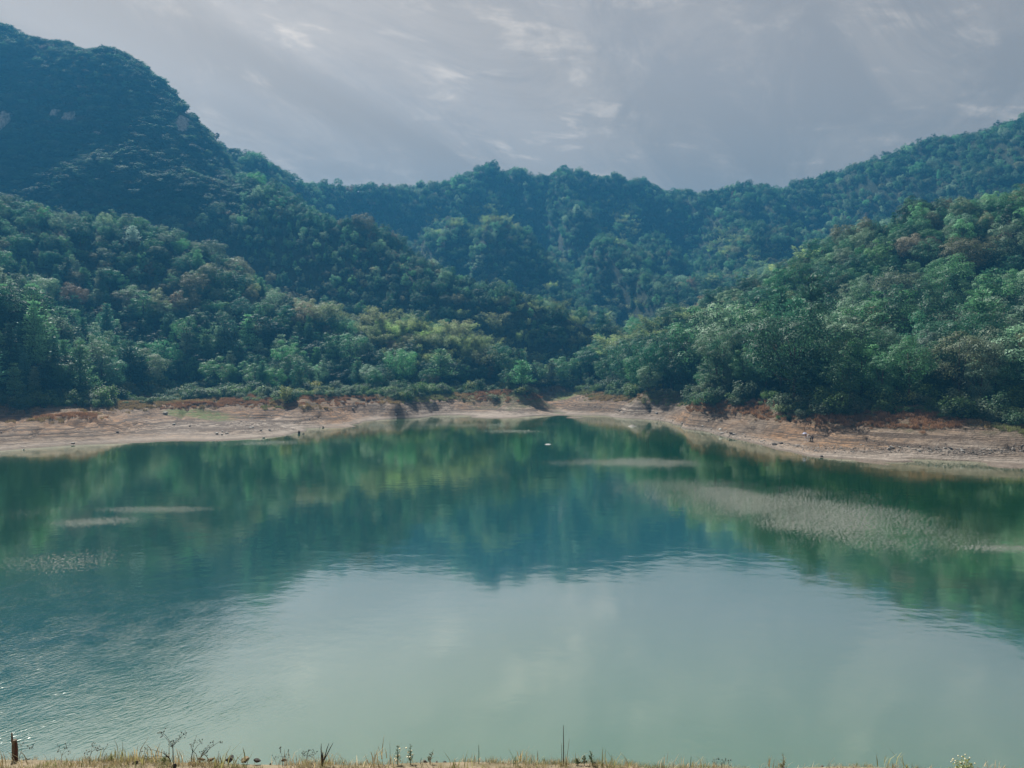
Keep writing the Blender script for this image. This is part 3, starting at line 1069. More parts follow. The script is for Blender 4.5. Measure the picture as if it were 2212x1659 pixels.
# ---------------------------------------------------------------- where the trees stand
def in_ell(u, v, cu, cv, ru, rv):
    return ((u - cu) / ru) ** 2 + ((v - cv) / rv) ** 2 < 1


TREES = []       # dicts


def grow():
    pts = []
    for y0, y1, cell in ((140, 230, 7.0), (230, 520, 4.9), (520, 760, 4.9), (760, 1120, 5.2)):
        xs = np.arange(-0.80 * y1 - 20, 0.80 * y1 + 20, cell)
        ys = np.arange(y0, y1, cell)
        a, b = np.meshgrid(xs, ys)
        a = a + rng.uniform(-.48, .48, a.shape) * cell
        b = b + rng.uniform(-.48, .48, b.shape) * cell
        pts.append(np.stack([a.ravel(), b.ravel(), np.full(a.size, cell)], -1))
    # close scrub on the steep rock dome
    a, b = np.meshgrid(np.arange(-530, -190, 4.0), np.arange(480, 720, 4.0))
    a = a + rng.uniform(-2, 2, a.shape); b = b + rng.uniform(-2, 2, b.shape)
    m_ = a > -.70 * b
    pts.append(np.stack([a[m_], b[m_], np.full(m_.sum(), -1.0)], -1))
    p = np.concatenate(pts)
    x, y, cell = p.T
    z = ground(x, y)
    keep = (np.abs(x) < 0.715 * y + 14) & (z > TREE_Z + 0.6 + 1.2 * fbm(x / 14, y / 14, 5, 2))
    x, y, z, cell = x[keep], y[keep], z[keep], cell[keep]
    # drop what the land itself hides (with a margin for a step to the side)
    top = z + 13
    vis = np.ones(len(x), bool)
    for t in np.linspace(0.3, 0.985, 90):
        g = ground(x * t, y * t)
        vis &= g + 2.0 < EYE + (top - EYE) * t + 5
    x, y, z, cell = x[vis], y[vis], z[vis], cell[vis]
    u, v, d = proj(np.stack([x, y, z], -1))
    sl = slope(x, y)
    thin = (cell == 4.9) & (d < 520) & (u > 1250) & (rng.random(len(x)) < np.interp(v, [500, 640, 780], [.12, .28, .5]))
    extra = thin | (cell < 0) & ~((u < 520) & (v < 470))
    n1 = fbm(x / 60, y / 60, 101, 3)
    n2 = fbm(x / 22, y / 22, 111, 2)
    rnd = rng.random(len(x))
    kind = np.zeros(len(x), int)                       # 0 broadleaf 1 pine 2 bamboo
    bam = np.zeros(len(x))
    for cu, cv, ru, rv, s in [(940, 755, 190, 62, .95), (1100, 775, 120, 45, .8), (1230, 730, 120, 55, .8), (1150, 660, 80, 40, .6), (1020, 490, 110, 45, .7), (1340, 690, 60, 40, .7), (1340, 480, 45, 60, .5),
                              (1330, 800, 60, 40, .55), (1450, 730, 120, 60, .4), (1680, 590, 90, 50, .45), (1570, 530, 50, 30, .7), (700, 830, 60, 30, .0)]:
        bam = np.maximum(bam, s * in_ell(u, v, cu, cv, ru, rv))
    kind[rnd < bam * sstep(n2, -.5, .1)] = 2
    pin = np.full(len(x), 0.08)
    for cu, cv, ru, rv, s in [(90, 740, 170, 190, .85), (330, 800, 160, 70, .6), (560, 790, 150, 80, .4), (1780, 770, 180, 80, .45), (2080, 780, 150, 70, .25), (620, 560, 130, 70, .6), (1150, 820, 90, 40, .5)]:
        pin = np.where(in_ell(u, v, cu, cv, ru, rv), s, pin)
    ridge = ground(x, y + 25) < z - 8
    pin = np.where(ridge & (d > 500), 0.3, pin)
    rnd2 = rng.random(len(x))
    kind[(kind == 0) & (rnd2 < pin)] = 1
    h = np.where(d < 300, 15.5, np.interp(d, [300, 360, 520, 700, 1100], [13.5, 11.8, 9.0, 7.6, 7.0])) * np.where((u < 1250) & (d < 520), np.interp(v, [560, 800], [.66, .84]), 1.0) * np.where((u >= 1250) & (d < 520), np.interp(v, [480, 640, 760], [.66, .78, 1.0]), 1.0) * np.clip(rng.lognormal(-.06, .27, len(x)), .45, 1.75)
    h = np.where((u > 1500) & (v > 700), h * 1.12, h)
    dome = (u < 520) & (v < 470) & (d > 480)            # scrub on the steep rock dome
    h = np.where(dome, 4.6 * rng.uniform(.6, 1.6, len(x)), h)
    kind = np.where(dome & (kind != 0) & (rnd2 < .8), 0, kind)
    h = np.where((kind == 1), h * 1.05, h)
    h = np.where(ridge & (d > 650) & ~dome, h * rng.choice([.5, .7, 1.15], len(x)), h)
    tint = np.zeros((len(x), 3))
    cls = np.zeros(len(x), int)      # 0 dark green 1 mid green 2 grey green 3 olive brown 4 russet 5 yellow green
    r3 = rng.random(len(x)) + n1 * .35
    cls = np.where(r3 < .42, 0, np.where(r3 < .78, 1, np.where(r3 < 1.0, 2, 1)))
    aut = np.full(len(x), 0.04)
    for cu, cv, ru, rv, s in [(420, 640, 330, 60, .42), (700, 720, 110, 70, .35), (2100, 590, 120, 90, .30), (1860, 540, 220, 90, .16), (840, 760, 50, 40, .7), (150, 640, 130, 60, .3), (1550, 680, 150, 60, .2), (800, 560, 160, 80, .2), (120, 200, 160, 90, .25)]:
        aut = np.where(in_ell(u, v, cu, cv, ru, rv), s, aut)
    ra = rng.random(len(x))
    cls = np.where((ra < aut) & (kind == 0), np.where(rng.random(len(x)) < .16, 4, 3), cls)
    cls = np.where(kind == 2, 5, cls)
    base = np.array([(.046, .118, .068), (.092, .205, .102), (.155, .240, .155), (.165, .190, .110), (.185, .160, .110), (.25, .32, .150)])
    tint = base[cls] * np.clip(rng.lognormal(-.05, .34, (len(x), 1)), .45, 1.75) * (1 + rng.normal(size=(len(x), 3)) * .05)
    tint = np.where(((kind == 1) & (cls < 3))[:, None], tint * np.array([1.5, 1.4, 1.5]), tint)
    tint = np.where(dome[:, None], tint * .62, tint)          # scrub tint darkened to stand for shade on the dome face
    return dict(x=x, y=y, z=z, u=u, v=v, d=d, kind=kind, h=h, tint=tint, cls=cls, dome=dome, sl=sl, extra=extra)


CLIFFS = [(392, 268, 34, 62), (8, 262, 36, 60), (150, 252, 40, 30), (118, 246, 26, 26), (428, 318, 22, 16), (212, 288, 30, 14)]   # bare rock on the dome: u, v, width, height
T = grow()
keep = ~T['extra']
for u, v, w, h in CLIFFS:
    keep &= ~((np.abs(T['u'] - u) < w * .5) & (T['v'] > v - h * .4) & (T['v'] < v + h * .62) & (T['d'] > 450))
for k in T:
    T[k] = T[k][keep]
NT = len(T['x'])

# visible size of each near tree: paint from near to far into a coarse picture
SC = 0.25
buf = np.zeros((int(1659 * SC), int(2212 * SC)), bool)
order = np.argsort(T['d'])
seen = np.zeros(NT)
for i in order[:9000]:
    u, v, d = T['u'][i] * SC, T['v'][i] * SC, T['d'][i]
    hp = T['h'][i] / d * F * SC
    wp = hp * (0.31 if T['kind'][i] != 1 else 0.22)
    x0, x1, y0, y1 = int(u - wp), int(u + wp) + 1, int(v - hp), int(v - hp * .12) + 1
    x0, x1, y0, y1 = max(x0, 0), min(x1, buf.shape[1]), max(y0, 0), min(y1, buf.shape[0])
    if x1 <= x0 or y1 <= y0:
        continue
    s = buf[y0:y1, x0:x1]
    seen[i] = s.size - s.sum()
    s[:] = True

KIND = ['broadleaf_tree', 'pine_tree', 'bamboo']
CATS = ['tree', 'pine', 'bamboo']
COLW = ['dark green', 'mid green', 'grey-green', 'olive-brown', 'russet', 'pale yellow-green']
LAND = [  # picture landmarks that can be named: u, v, phrase
    (100, 860, 'at the left shore end'), (215, 860, 'beside the left shore pine point'), (330, 860, 'behind the left shore concrete slab'), (450, 855, 'beside the small pale monument'),
    (580, 860, 'behind the orange mound'), (665, 850, 'beside the bright yellow bush'), (760, 860, 'behind the right end of orange mound'), (900, 855, 'behind the long reed bank'),
    (1040, 845, 'above the grassy stream mound'), (1180, 845, 'above the stream mouth'), (1270, 845, 'right of the stream mouth'), (1400, 865, 'above the grey gravel shore'),
    (1520, 875, 'above the rocky right shore'), (1640, 885, 'above rusty grass left of the people'), (1745, 895, 'above the group of people'), (1850, 905, 'right of the people above dark bank'),
    (1970, 910, 'in the right wood dark hollow'), (2080, 910, 'left of the right edge bush'), (2190, 905, 'behind the right edge bush')]


def tree_label(i):
    u, v, d, k, c = T['u'][i], T['v'][i], T['d'][i], T['kind'][i], T['cls'][i]
    nm = ['broadleaf tree', 'pine', 'bamboo clump'][k]
    hp = T['h'][i] / d * F
    size = 'tall ' if hp > 105 else ('small ' if hp < 48 else '')
    la = min(LAND, key=lambda q: abs(q[0] - u) + abs(q[1] - v) * .2)
    up = la[1] - v
    row = 'in front row' if up < 16 else ('in second row' if up < 42 else ('partway upslope' if up < 110 else 'high upslope'))
    return '%s%s %s %s %s' % (size, COLW[c], nm, row, la[2]), la[2]


big = np.zeros(NT, bool)
for k, limit in ((0, 300), (1, 260), (2, 230)):
    idx = np.where((T['kind'] == k) & (seen > 0))[0]
    idx = idx[np.argsort(-seen[idx])][:limit]
    big[idx] = True
    for n, i in enumerate(idx):
        protos = PROTO[KIND[k]]
        q = int(rng.integers(len(protos)))
        crown, trunk, whole, h0 = protos[q]
        s = T['h'][i] / h0
        lab, place = tree_label(i)
        rz = float(rng.uniform(0, 6.28))
        wide = s * rng.uniform(.9, 1.32)
        loc = (T['x'][i], T['y'][i], T['z'][i] - .3)
        tint = [float(c) for c in T['tint'][i]]
        if T['h'][i] / T['d'][i] * F * .463 > 24:
            root = link(KIND[k], None)
            a = link('crown', crown, root); a['tint'] = tint
            b = link('culms' if k == 2 else 'trunk', trunk, root)
        else:
            root = link(KIND[k], whole)
            root['tint'] = tint
        root.location = loc
        root.rotation_euler = (0, 0, rz)
        root.scale = (wide, wide, s)
        tag(root, lab, CATS[k], '%ss %s' % (['broadleaf tree', 'pine', 'bamboo clump'][k], place))

for k, nm, lab in ((0, 'forest', 'mixed broadleaf forest covering the hills to the far ridge'), (1, 'pine_wood', 'scattered pines standing over the hillside forest'), (2, 'bamboo_grove', 'pale feathery bamboo patches on the hillsides')):
    idx = np.where((T['kind'] == k) & ~big)[0]
    protos = PROTO[KIND[k]]
    pi = rng.integers(len(protos), size=len(idx))
    s = T['h'][idx] / np.array([p[3] for p in protos])[pi]
    wd = s * rng.uniform(.95, 1.38, len(idx)) * np.where(T['dome'][idx], 1.5, 1.0)
    rot = np.zeros((len(idx), 3)); rot[:, 2] = rng.uniform(0, 6.28, len(idx))
    scatter(nm, np.stack([T['x'][idx], T['y'][idx], T['z'][idx] - .3], -1), rot, np.stack([wd, wd, s], -1), pi, T['tint'][idx], [p[2] for p in protos], lab)

# ---- shrubs, reeds and ground cover along the treeline
sx = rng.uniform(-260, 260, 60000); sy = rng.uniform(140, 420, 60000)
sz = ground(sx, sy)
m = (np.abs(sx) < .71 * sy + 6) & (sz > TREE_Z - 1.2 + fbm(sx / 18, sy / 18, 131, 2) * 1.6) & (sz < TREE_Z + 6.5)
sx, sy, sz = sx[m], sy[m], sz[m]
pick = np.where(rng.random(len(sx)) < sstep(fbm(sx / 13, sy / 13, 171, 3), -.5, .35) * 6200 / max(len(sx), 1) * 1.6)[0]
sx, sy, sz = sx[pick], sy[pick], sz[pick]
n = len(sx)
c = np.array([(.06, .115, .06), (.10, .175, .065), (.12, .17, .11), (.20, .24, .09)])[rng.choice(4, n, p=[.4, .33, .2, .07])] * rng.uniform(.75, 1.25, (n, 1))
sc = np.clip(rng.lognormal(-.1, .42, n), .3, 2.1) * (.75 + .5 * (fbm(sx / 9, sy / 9, 161, 2) > 0))
rot = np.zeros((n, 3)); rot[:, 2] = rng.uniform(0, 6.28, n)
scatter('undergrowth', np.stack([sx, sy, sz - .15], -1), rot, np.stack([sc, sc, sc * rng.uniform(.7, 1.2, n)], -1), rng.integers(3, size=n), c, [p[2] for p in PROTO['shrub']], 'low green scrub and reeds along the foot of the woods')

# ---- rusty dry grass on the upper bank
TUFT = [mesh_np('tuft', *tuft(500 + s, w=1.3, h=.75, n=90, blade=.03), [M_blade]) for s in range(3)]
sx = rng.uniform(-260, 260, 160000); sy = rng.uniform(140, 400, 160000)
sz = ground(sx, sy)
band = sstep(sz, 3.9, 5.6) * (1 - sstep(sz, 8.2, 9.6)) * sstep(fbm(sx / 11, sy / 11, 141, 3), -.5, .1)
m = (np.abs(sx) < .71 * sy + 6) & (rng.random(len(sx)) < band)
sx, sy, sz = sx[m], sy[m], sz[m]
n = len(sx)
mixn = fbm(sx / 30, sy / 30, 151, 2)
cc = np.where((mixn > .1)[:, None], np.array([.25, .155, .095]), np.where((mixn > -.25)[:, None], np.array([.25, .195, .11]), np.array([.17, .185, .085]))) * rng.uniform(.75, 1.2, (n, 1))
sc = rng.uniform(.6, 1.3, n)
rot = np.zeros((n, 3)); rot[:, 2] = rng.uniform(0, 6.28, n)
scatter('dry_grass', np.stack([sx, sy, sz - .05], -1), rot, np.stack([sc, sc, sc], -1), rng.integers(3, size=n), cc, TUFT, 'rust-brown dry grass on the upper bank below the trees')
print('trees', NT, 'big', big.sum(), 'kinds', [(T['kind'] == k).sum() for k in range(3)], 'seen', [((T['kind'] == k) & (seen > 0)).sum() for k in range(3)], 'grass', n)

# ---------------------------------------------------------------- bare rock faces on the dome
def rock_material(name, a, b, c, s=0.35):
    m, nd, lk, out = new_mat(name)
    t = nd.new('ShaderNodeTexCoord')
    mp = nd.new('ShaderNodeMapping')
    mp.inputs['Scale'].default_value = (1.6, 1.6, 0.14)
    lk.new(t.outputs['Object'], mp.inputs[0])
    n1 = noise_node(nd, lk, mp.outputs[0], s, 6, 0.65)
    n2 = noise_node(nd, lk, t.outputs['Object'], s * 5, 5, 0.6)
    col = mix_col(nd, lk, smooth_range(nd, lk, n1, 0.40, 0.62), a, b)
    col = mix_col(nd, lk, smooth_range(nd, lk, n2, 0.5, 0.7, 0, 0.7), col, c)
    p = nd.new('ShaderNodeBsdfPrincipled')
    p.inputs['Roughness'].default_value = 0.9
    lk.new(col, p.inputs['Base Color'])
    bp = nd.new('ShaderNodeBump'); bp.inputs['Distance'].default_value = 0.4
    lk.new(n2, bp.inputs['Height']); lk.new(bp.outputs[0], p.inputs['Normal'])
    lk.new(p.outputs[0], out.inputs[0])
    return m


M_lime = rock_material('limestone', (.42, .43, .43), (.13, .15, .15), (.05, .065, .05))
M_stone = rock_material('shore_stone', (.50, .47, .43), (.34, .31, .28), (.20, .18, .16), 1.5)
M_white = rock_material('pale_slab', (.66, .64, .60), (.52, .50, .46), (.36, .34, .31), 1.5)
M_dark = rock_material('dark_stone', (.13, .115, .10), (.085, .075, .07), (.05, .045, .04), 1.5)
for k, (u, v, w, h) in enumerate(CLIFFS):
    x, y, z = on_ground(u, v, 480, 900)
    wm_, hm_ = w / F * y, h / F * y
    nu, nv = 26, 22
    a, b = np.meshgrid(np.linspace(-1, 1, nu), np.linspace(-1, 1, nv))
    wob = 1 + .25 * fbm(b * 1.7 + k * 9, a * 0 + k, 300 + k, 3)
    xx = a * wm_ / 2 * wob + .12 * wm_ * fbm(a * 2, b * 2 + k * 5, 310, 2)
    zz_ = b * hm_ / 2 + .16 * hm_ * fbm(a * 2.2 + k, b * 1.2, 320, 2)
    gz = ground(x + xx, y + 0 * xx)
    # sit each ledge on the slope, bulging a couple of metres proud of it, edges sunk
    e = np.maximum(np.abs(a), np.abs(b))
    yy = np.zeros_like(xx)
    for it in range(14):
        dz = ground(x + xx, y + yy) - (z + zz_)
        yy = np.clip(yy - dz * .7, -60, 60)
    flute = np.abs(fbm(xx / 3.2 + k * 3, zz_ / 22, 330, 3)) * 4.0 + fbm(xx / 6, zz_ / 5, 340, 2) * 1.6
    yy = yy - 3.5 + flute + sstep(e, .5, 1.0) * 6
    o = link('rock_face', mesh_np('rock_face', np.stack([xx, yy, zz_], -1).reshape(-1, 3), grid_faces(nv, nu), [M_lime]), loc=(x, y, z))
    tag(o, ['pale fluted limestone face just below the dome edge', 'pale limestone cliff patch at the left picture edge', 'small broken rock face in the middle of the dome',
            'small grey rock patch left of the middle dome face', 'little rock scar under the right flank of the dome', 'low grey rock ledge under the middle dome face'][k], 'cliff', 'bare rock faces on the steep dome')


# ---------------------------------------------------------------- stones, slabs
def stone_mesh(seed, m, flat=1.0, cut=0.5):
    r = random.Random(seed)
    bm = bmesh.new()
    bmesh.ops.create_icosphere(bm, subdivisions=2, radius=0.5)
    pl = [(Vector((r.uniform(-1, 1), r.uniform(-1, 1), r.uniform(-.7, 1))).normalized(), r.uniform(.26, .42)) for _ in range(9)]
    for v in bm.verts:
        for n, d in pl:
            k = v.co.dot(n) - d
            if k > 0:
                v.co -= n * k * .92
        v.co.z *= flat
    me = bpy.data.meshes.new('stone')
    bm.to_mesh(me); bm.free()
    me.materials.append(m)
    return me


def slab_mesh(seed, m, w, d, h):
    """a flat-topped broken slab, narrower underneath"""
    r = random.Random(seed)
    n = 9
    vs, fs = [], []
    ring = [(math.cos(2 * math.pi * i / n + r.uniform(-.2, .2)), math.sin(2 * math.pi * i / n + r.uniform(-.2, .2))) for i in range(n)]
    for s, z in ((.74, 0), (.97, .62), (1.0, .72), (.95, 1.0)):
        for cx_, sy_ in ring:
            vs.append((cx_ * w / 2 * s * r.uniform(.95, 1.03), sy_ * d / 2 * s, z * h))
    for k in range(3):
        for i in range(n):
            j = (i + 1) % n
            fs.append((k * n + i, k * n + j, (k + 1) * n + j, (k + 1) * n + i))
    fs.append(tuple(range(3 * n, 4 * n)))
    fs.append(tuple(reversed(range(n))))
    return mesh_np('slab', np.array(vs), fs, [m])


def at4(u4, v4):
    return on_ground(u4 * S4, v4 * S4)


SLABS = [(651, 1631, 21, 9, 'pale concrete slab jutting out under the rust grass, left shore'), (685, 1674, 13, 7, 'pale block on the flat left shore below the concrete slab'), (747, 1679, 11, 5, 'flat tilted pale stone right of the block on the left shore'),
         (990, 1686, 23, 5, 'long low pale slab on the flat at the foot of the orange mound'), (1028, 1697, 11, 6, 'square pale block between the long low slab and the fisherman'), (1061, 1695, 9, 6, 'small pointed pale block nearest the fisherman'),
         (854, 1709, 13, 6, 'leftmost pale slab of the cluster above the left waterline'), (874, 1714, 10, 6, 'lowest pale slab of the cluster above the left waterline'), (893, 1709, 15, 6, 'rightmost and widest pale slab of the cluster above the left waterline'),
         (876, 1701, 9, 5, 'topmost pale slab of the cluster above the left waterline'), (1348, 1586, 14, 7, 'pale boulder at the top of the bank right of the yellow-green bush'), (1389, 1612, 9, 6, 'pale stone on the gully slope right of the orange mound'),
         (768, 1592, 12, 4, 'white flat slab in the dark gully left of the orange mound'), (287, 1746, 16, 4, 'broken white slab at the waterline, left shore'), (1272, 1683, 9, 5, 'white stone standing in the water before the orange mound')]
for k, (u4, v4, w, h, lab) in enumerate(SLABS):
    x, y, z = at4(u4, v4)
    s = y / 3024.0
    o = link('stone_slab', slab_mesh(k + 3, M_white, w * s, w * s * .8, h * s * 1.05), loc=(x, y, z - .06))
    o.rotation_euler = (R(random.uniform(-5, 5)), R(random.uniform(-6, 6)), random.uniform(-.6, .6))
    tag(o, lab, 'stone', 'pale slabs on the left shore')
PEB = [(440, 1657, 6), (1069, 1640, 6), (1218, 1650, 7), (1158, 1665, 5), (1354, 1666, 5), (93, 1772, 7), (1038, 1725, 10), (5, 1703, 8), (1260, 1682, 5), (1080, 1690, 6), (1110, 1685, 5), (1123, 1688, 5), (1154, 1690, 6),
       (608, 1716, 5), (1673, 1620, 5), (1600, 1622, 5), (1512, 1611, 6), (1710, 1607, 5), (1560, 1632, 6)]
SM = [stone_mesh(i, M_white, .7) for i in range(4)] + [stone_mesh(10 + i, M_stone, .75) for i in range(4)] + [stone_mesh(20 + i, M_dark, .7) for i in range(3)]
for k, (u4, v4, w) in enumerate(PEB):
    x, y, z = at4(u4, v4)
    s = w * y / 3024.0 * 1.15
    o = link('stone', SM[k % 4], loc=(x, y, z + s * .15))
    o.scale = (s, s, s); o.rotation_euler = (0, 0, k * 1.3)
    tag(o, 'small white stone lying on bare brown soil, left half of the shore' if v4 > 1640 else 'small white stone on the gully slopes right of the orange mound', 'stone', 'small white stones on the far shore')
for u4, v4, w, lab in [(462, 1703, 10, 'dark notched stone on the left bank above the white slab'), (1195, 1709, 8, 'dark bag-like stone beside the fisherman'), (3234, 1799, 12, 'dark stone at the waterline below the people'), (3050, 1752, 18, 'dark boulder on the rocky edge left of the people'),
                       (3075, 1748, 14, 'brown boulder right of the dark one, left of the people'), (949, 1661, 6, 'small dark stump-like stone on the sandy flat')]:
    x, y, z = at4(u4, v4)
    s = w * y / 3024.0 * 1.2
    o = link('stone', SM[8 + (int(u4) % 3)], loc=(x, y, z + s * .15)); o.scale = (s, s, s * .9)
    tag(o, lab, 'stone', 'dark stones on the shore')

# rubble along the right shore and by the stream: nobody could count it
pts, scl, idx = [], [], []
for n_, f in ((2600, lambda: (random.uniform(2760, 4060), None, random.gauss(0, 8))), (700, lambda: (random.uniform(2200, 2760), None, random.gauss(0, 7)))):
    for i in range(n_):
        u4, _, dv = f()
        v0 = np.interp(u4, [2200, 2300, 2440, 2560, 2700, 2832, 2950, 3054, 3180, 3300, 3500, 3700, 3850, 4032], [1590, 1600, 1622, 1648, 1672, 1706, 1728, 1750, 1765, 1768, 1768, 1775, 1785, 1770]) + dv
        d = None
        x1, _, z1 = W(u4 * S4, v0 * S4, 1.0)
        yy = 150 + 0 * dv
        pts.append((u4 * S4, v0 * S4))
        scl.append(random.paretovariate(2.8) * .12)
        idx.append(random.choice([3, 4, 5, 4, 5, 8]))
uu = np.array(pts)
ds = np.linspace(120, 420, 500)
a1 = (uu[:, 0] - CX) / F
xs, ys, zs_ = [], [], []
ux = np.array([W(u, v, 1.0) for u, v in pts])
gg = ground(ux[:, :1] * ds[None], np.broadcast_to(ds, (len(ux), len(ds))))
hit = (EYE + (ux[:, 2:3] - EYE) * ds[None]) <= np.maximum(gg, 0)
k = hit.argmax(1)
x_, y_ = ux[:, 0] * ds[k], ds[k]
z_ = ground(x_, y_)
ok = z_ > 0.05
s_ = np.minimum(np.array(scl), 1.1)[ok]
n = ok.sum()
rot = np.stack([rng.uniform(-.4, .4, n), rng.uniform(-.4, .4, n), rng.uniform(0, 6.28, n)], -1)
scatter('rubble', np.stack([x_[ok], y_[ok], z_[ok] + s_ * .1], -1), rot, np.stack([s_ * 1.25, s_, s_ * .9], -1), np.array(idx)[ok] , np.ones((n, 3)), SM[:10], 'broken stones strewn along the right shore and the stream mouth')

# pebbly islet
x, y, z = Wz(2488 * S4, 1679 * S4, 0)
mb = MB()
nu, nv = 30, 18
a, b = np.meshgrid(np.linspace(-1, 1, nu), np.linspace(-1, 1, nv))
hh = (1 - sstep(np.hypot(a, b), 0, 1)) * .62 * (1 + .5 * a * .3) + fbm(a * 4, b * 4, 350, 3) * .16 - .12
o = link('islet', mesh_np('islet', np.stack([a * 1.8, b * 1.3, hh], -1).reshape(-1, 3), grid_faces(nv, nu), [M_stone]), loc=(x, y, 0))
tag(o, 'low grey pebbly hump rising from the water off the right shore', 'islet')

# beached flat boat
x, y, z = at4(2441, 1617)
bw = 40 * y / 3024.0
mb = MB()
sec = []
for t in np.linspace(-1, 1, 13):
    wd = .62 * (1 - abs(t) ** 3.2 * .72)
    sh = .14 * t * t
    sec.append([(t * bw / 2, -wd, .42 + sh), (t * bw / 2 * .94, -wd * .78, .0 + sh * 1.3), (t * bw / 2 * .94, wd * .78, .0 + sh * 1.3), (t * bw / 2, wd, .42 + sh),
                (t * bw / 2 * .97, wd - .07, .42 + sh), (t * bw / 2 * .9, wd * .72, .07 + sh * 1.2), (t * bw / 2 * .9, -wd * .72, .07 + sh * 1.2), (t * bw / 2 * .97, -wd + .07, .42 + sh)])
vs = [p for s in sec for p in s]
fs = [(i * 8 + k, i * 8 + (k + 1) % 8, (i + 1) * 8 + (k + 1) % 8, (i + 1) * 8 + k) for i in range(12) for k in range(8)]
fs += [tuple(range(8)), tuple(reversed(range(96, 104)))]
mb.add(vs, fs)
boat = link('beached_boat', None, loc=(x, y, z - .02)); boat.rotation_euler = (R(3), 0, R(-7))
tag(boat, 'flat white boat lying aground on the grey gravel shore', 'boat')
M_boat = plain_mat('weathered_white_paint', (.62, .60, .57), .6, (.42, .40, .37), 2.5)
link('hull', mb.mesh('hull', [M_boat]), boat)
for t in (-.42, .05, .5):
    b2 = MB(); b2.add([(t * bw / 2 + dx, dy, dz) for dx in (-.13, .13) for dy in (-.5, .5) for dz in (.33, .38)], [(0, 1, 3, 2), (4, 6, 7, 5), (0, 4, 5, 1), (2, 3, 7, 6), (0, 2, 6, 4), (1, 5, 7, 3)])
    link('seat', b2.mesh('seat', [M_dark]), boat)
x, y, z = at4(2442, 1608)
o = link('stone', SM[1], loc=(x, y, z + .2)); o.scale = (.55, .5, .5); tag(o, 'pale stone behind the beached white boat', 'stone')

# white scrap afloat
x, y, z = Wz(2157 * S4, 1750 * S4, 0)
mb = MB(); nn = 14
ring = [(math.cos(2 * math.pi * i / nn) * .75 * (1 + .15 * math.sin(5 * i)), math.sin(2 * math.pi * i / nn) * .5 * (1 + .2 * math.cos(3 * i))) for i in range(nn)]
mb.add([(p, q, -.05) for p, q in ring] + [(p * .96, q * .96, .07) for p, q in ring] + [(p * .6, q * .6, .12) for p, q in ring],
       [(i, (i + 1) % nn, nn + (i + 1) % nn, nn + i) for i in range(nn)] + [(nn + i, nn + (i + 1) % nn, 2 * nn + (i + 1) % nn, 2 * nn + i) for i in range(nn)] + [tuple(range(2 * nn, 3 * nn))])
tag(link('floating_foam', mb.mesh('foam', [plain_mat('white_foam', (.8, .8, .8), .7, (.7, .7, .7))]), loc=(x, y, 0)), 'white flat scrap of foam floating in mid-lake', 'flotsam')

# small monument among the undergrowth
x, y, z = at4(747, 1487)
mon = link('monument', None, loc=(x, y, z - .2))
tag(mon, 'small pale stone monument with a pinnacle at the wood edge on the left', 'monument')
M_mon = plain_mat('pale_masonry', (.55, .57, .56), .85, (.36, .38, .37), 3.0)


def block(mb, c, s, taper=1.0):
    cx_, cy_, cz_ = c; sx_, sy_, sz_ = (q / 2 for q in s)
    v = [(cx_ + i * sx_ * t, cy_ + j * sy_ * t, cz_ + k * sz_) for k, t in ((-1, 1), (1, taper)) for i, j in ((-1, -1), (1, -1), (1, 1), (-1, 1))]
    mb.add(v, [(3, 2, 1, 0), (4, 5, 6, 7), (0, 1, 5, 4), (1, 2, 6, 5), (2, 3, 7, 6), (3, 0, 4, 7)])


sm = y / 3024.0
for nm, parts in (('base', [((0, 0, .35), (24 * sm, 16 * sm, .7), .95)]), ('shaft', [((-3 * sm, 0, .7 + 7 * sm), (14 * sm, 9 * sm, 14 * sm), .94)]), ('cap', [((-3 * sm, 0, .72 + 15 * sm), (16 * sm, 11 * sm, 2 * sm), .8)]),
                  ('pinnacle', [((1 * sm, 0, .7 + 20 * sm), (2.2 * sm, 2.2 * sm, 9 * sm), .3)]), ('wing_wall', [((8 * sm, 0, .7 + 3.5 * sm), (7 * sm, 6 * sm, 7 * sm), .9)])):
    b2 = MB()
    for c, s, t in parts:
        block(b2, c, s, t)
    link(nm, b2.mesh(nm, [M_mon]), mon)

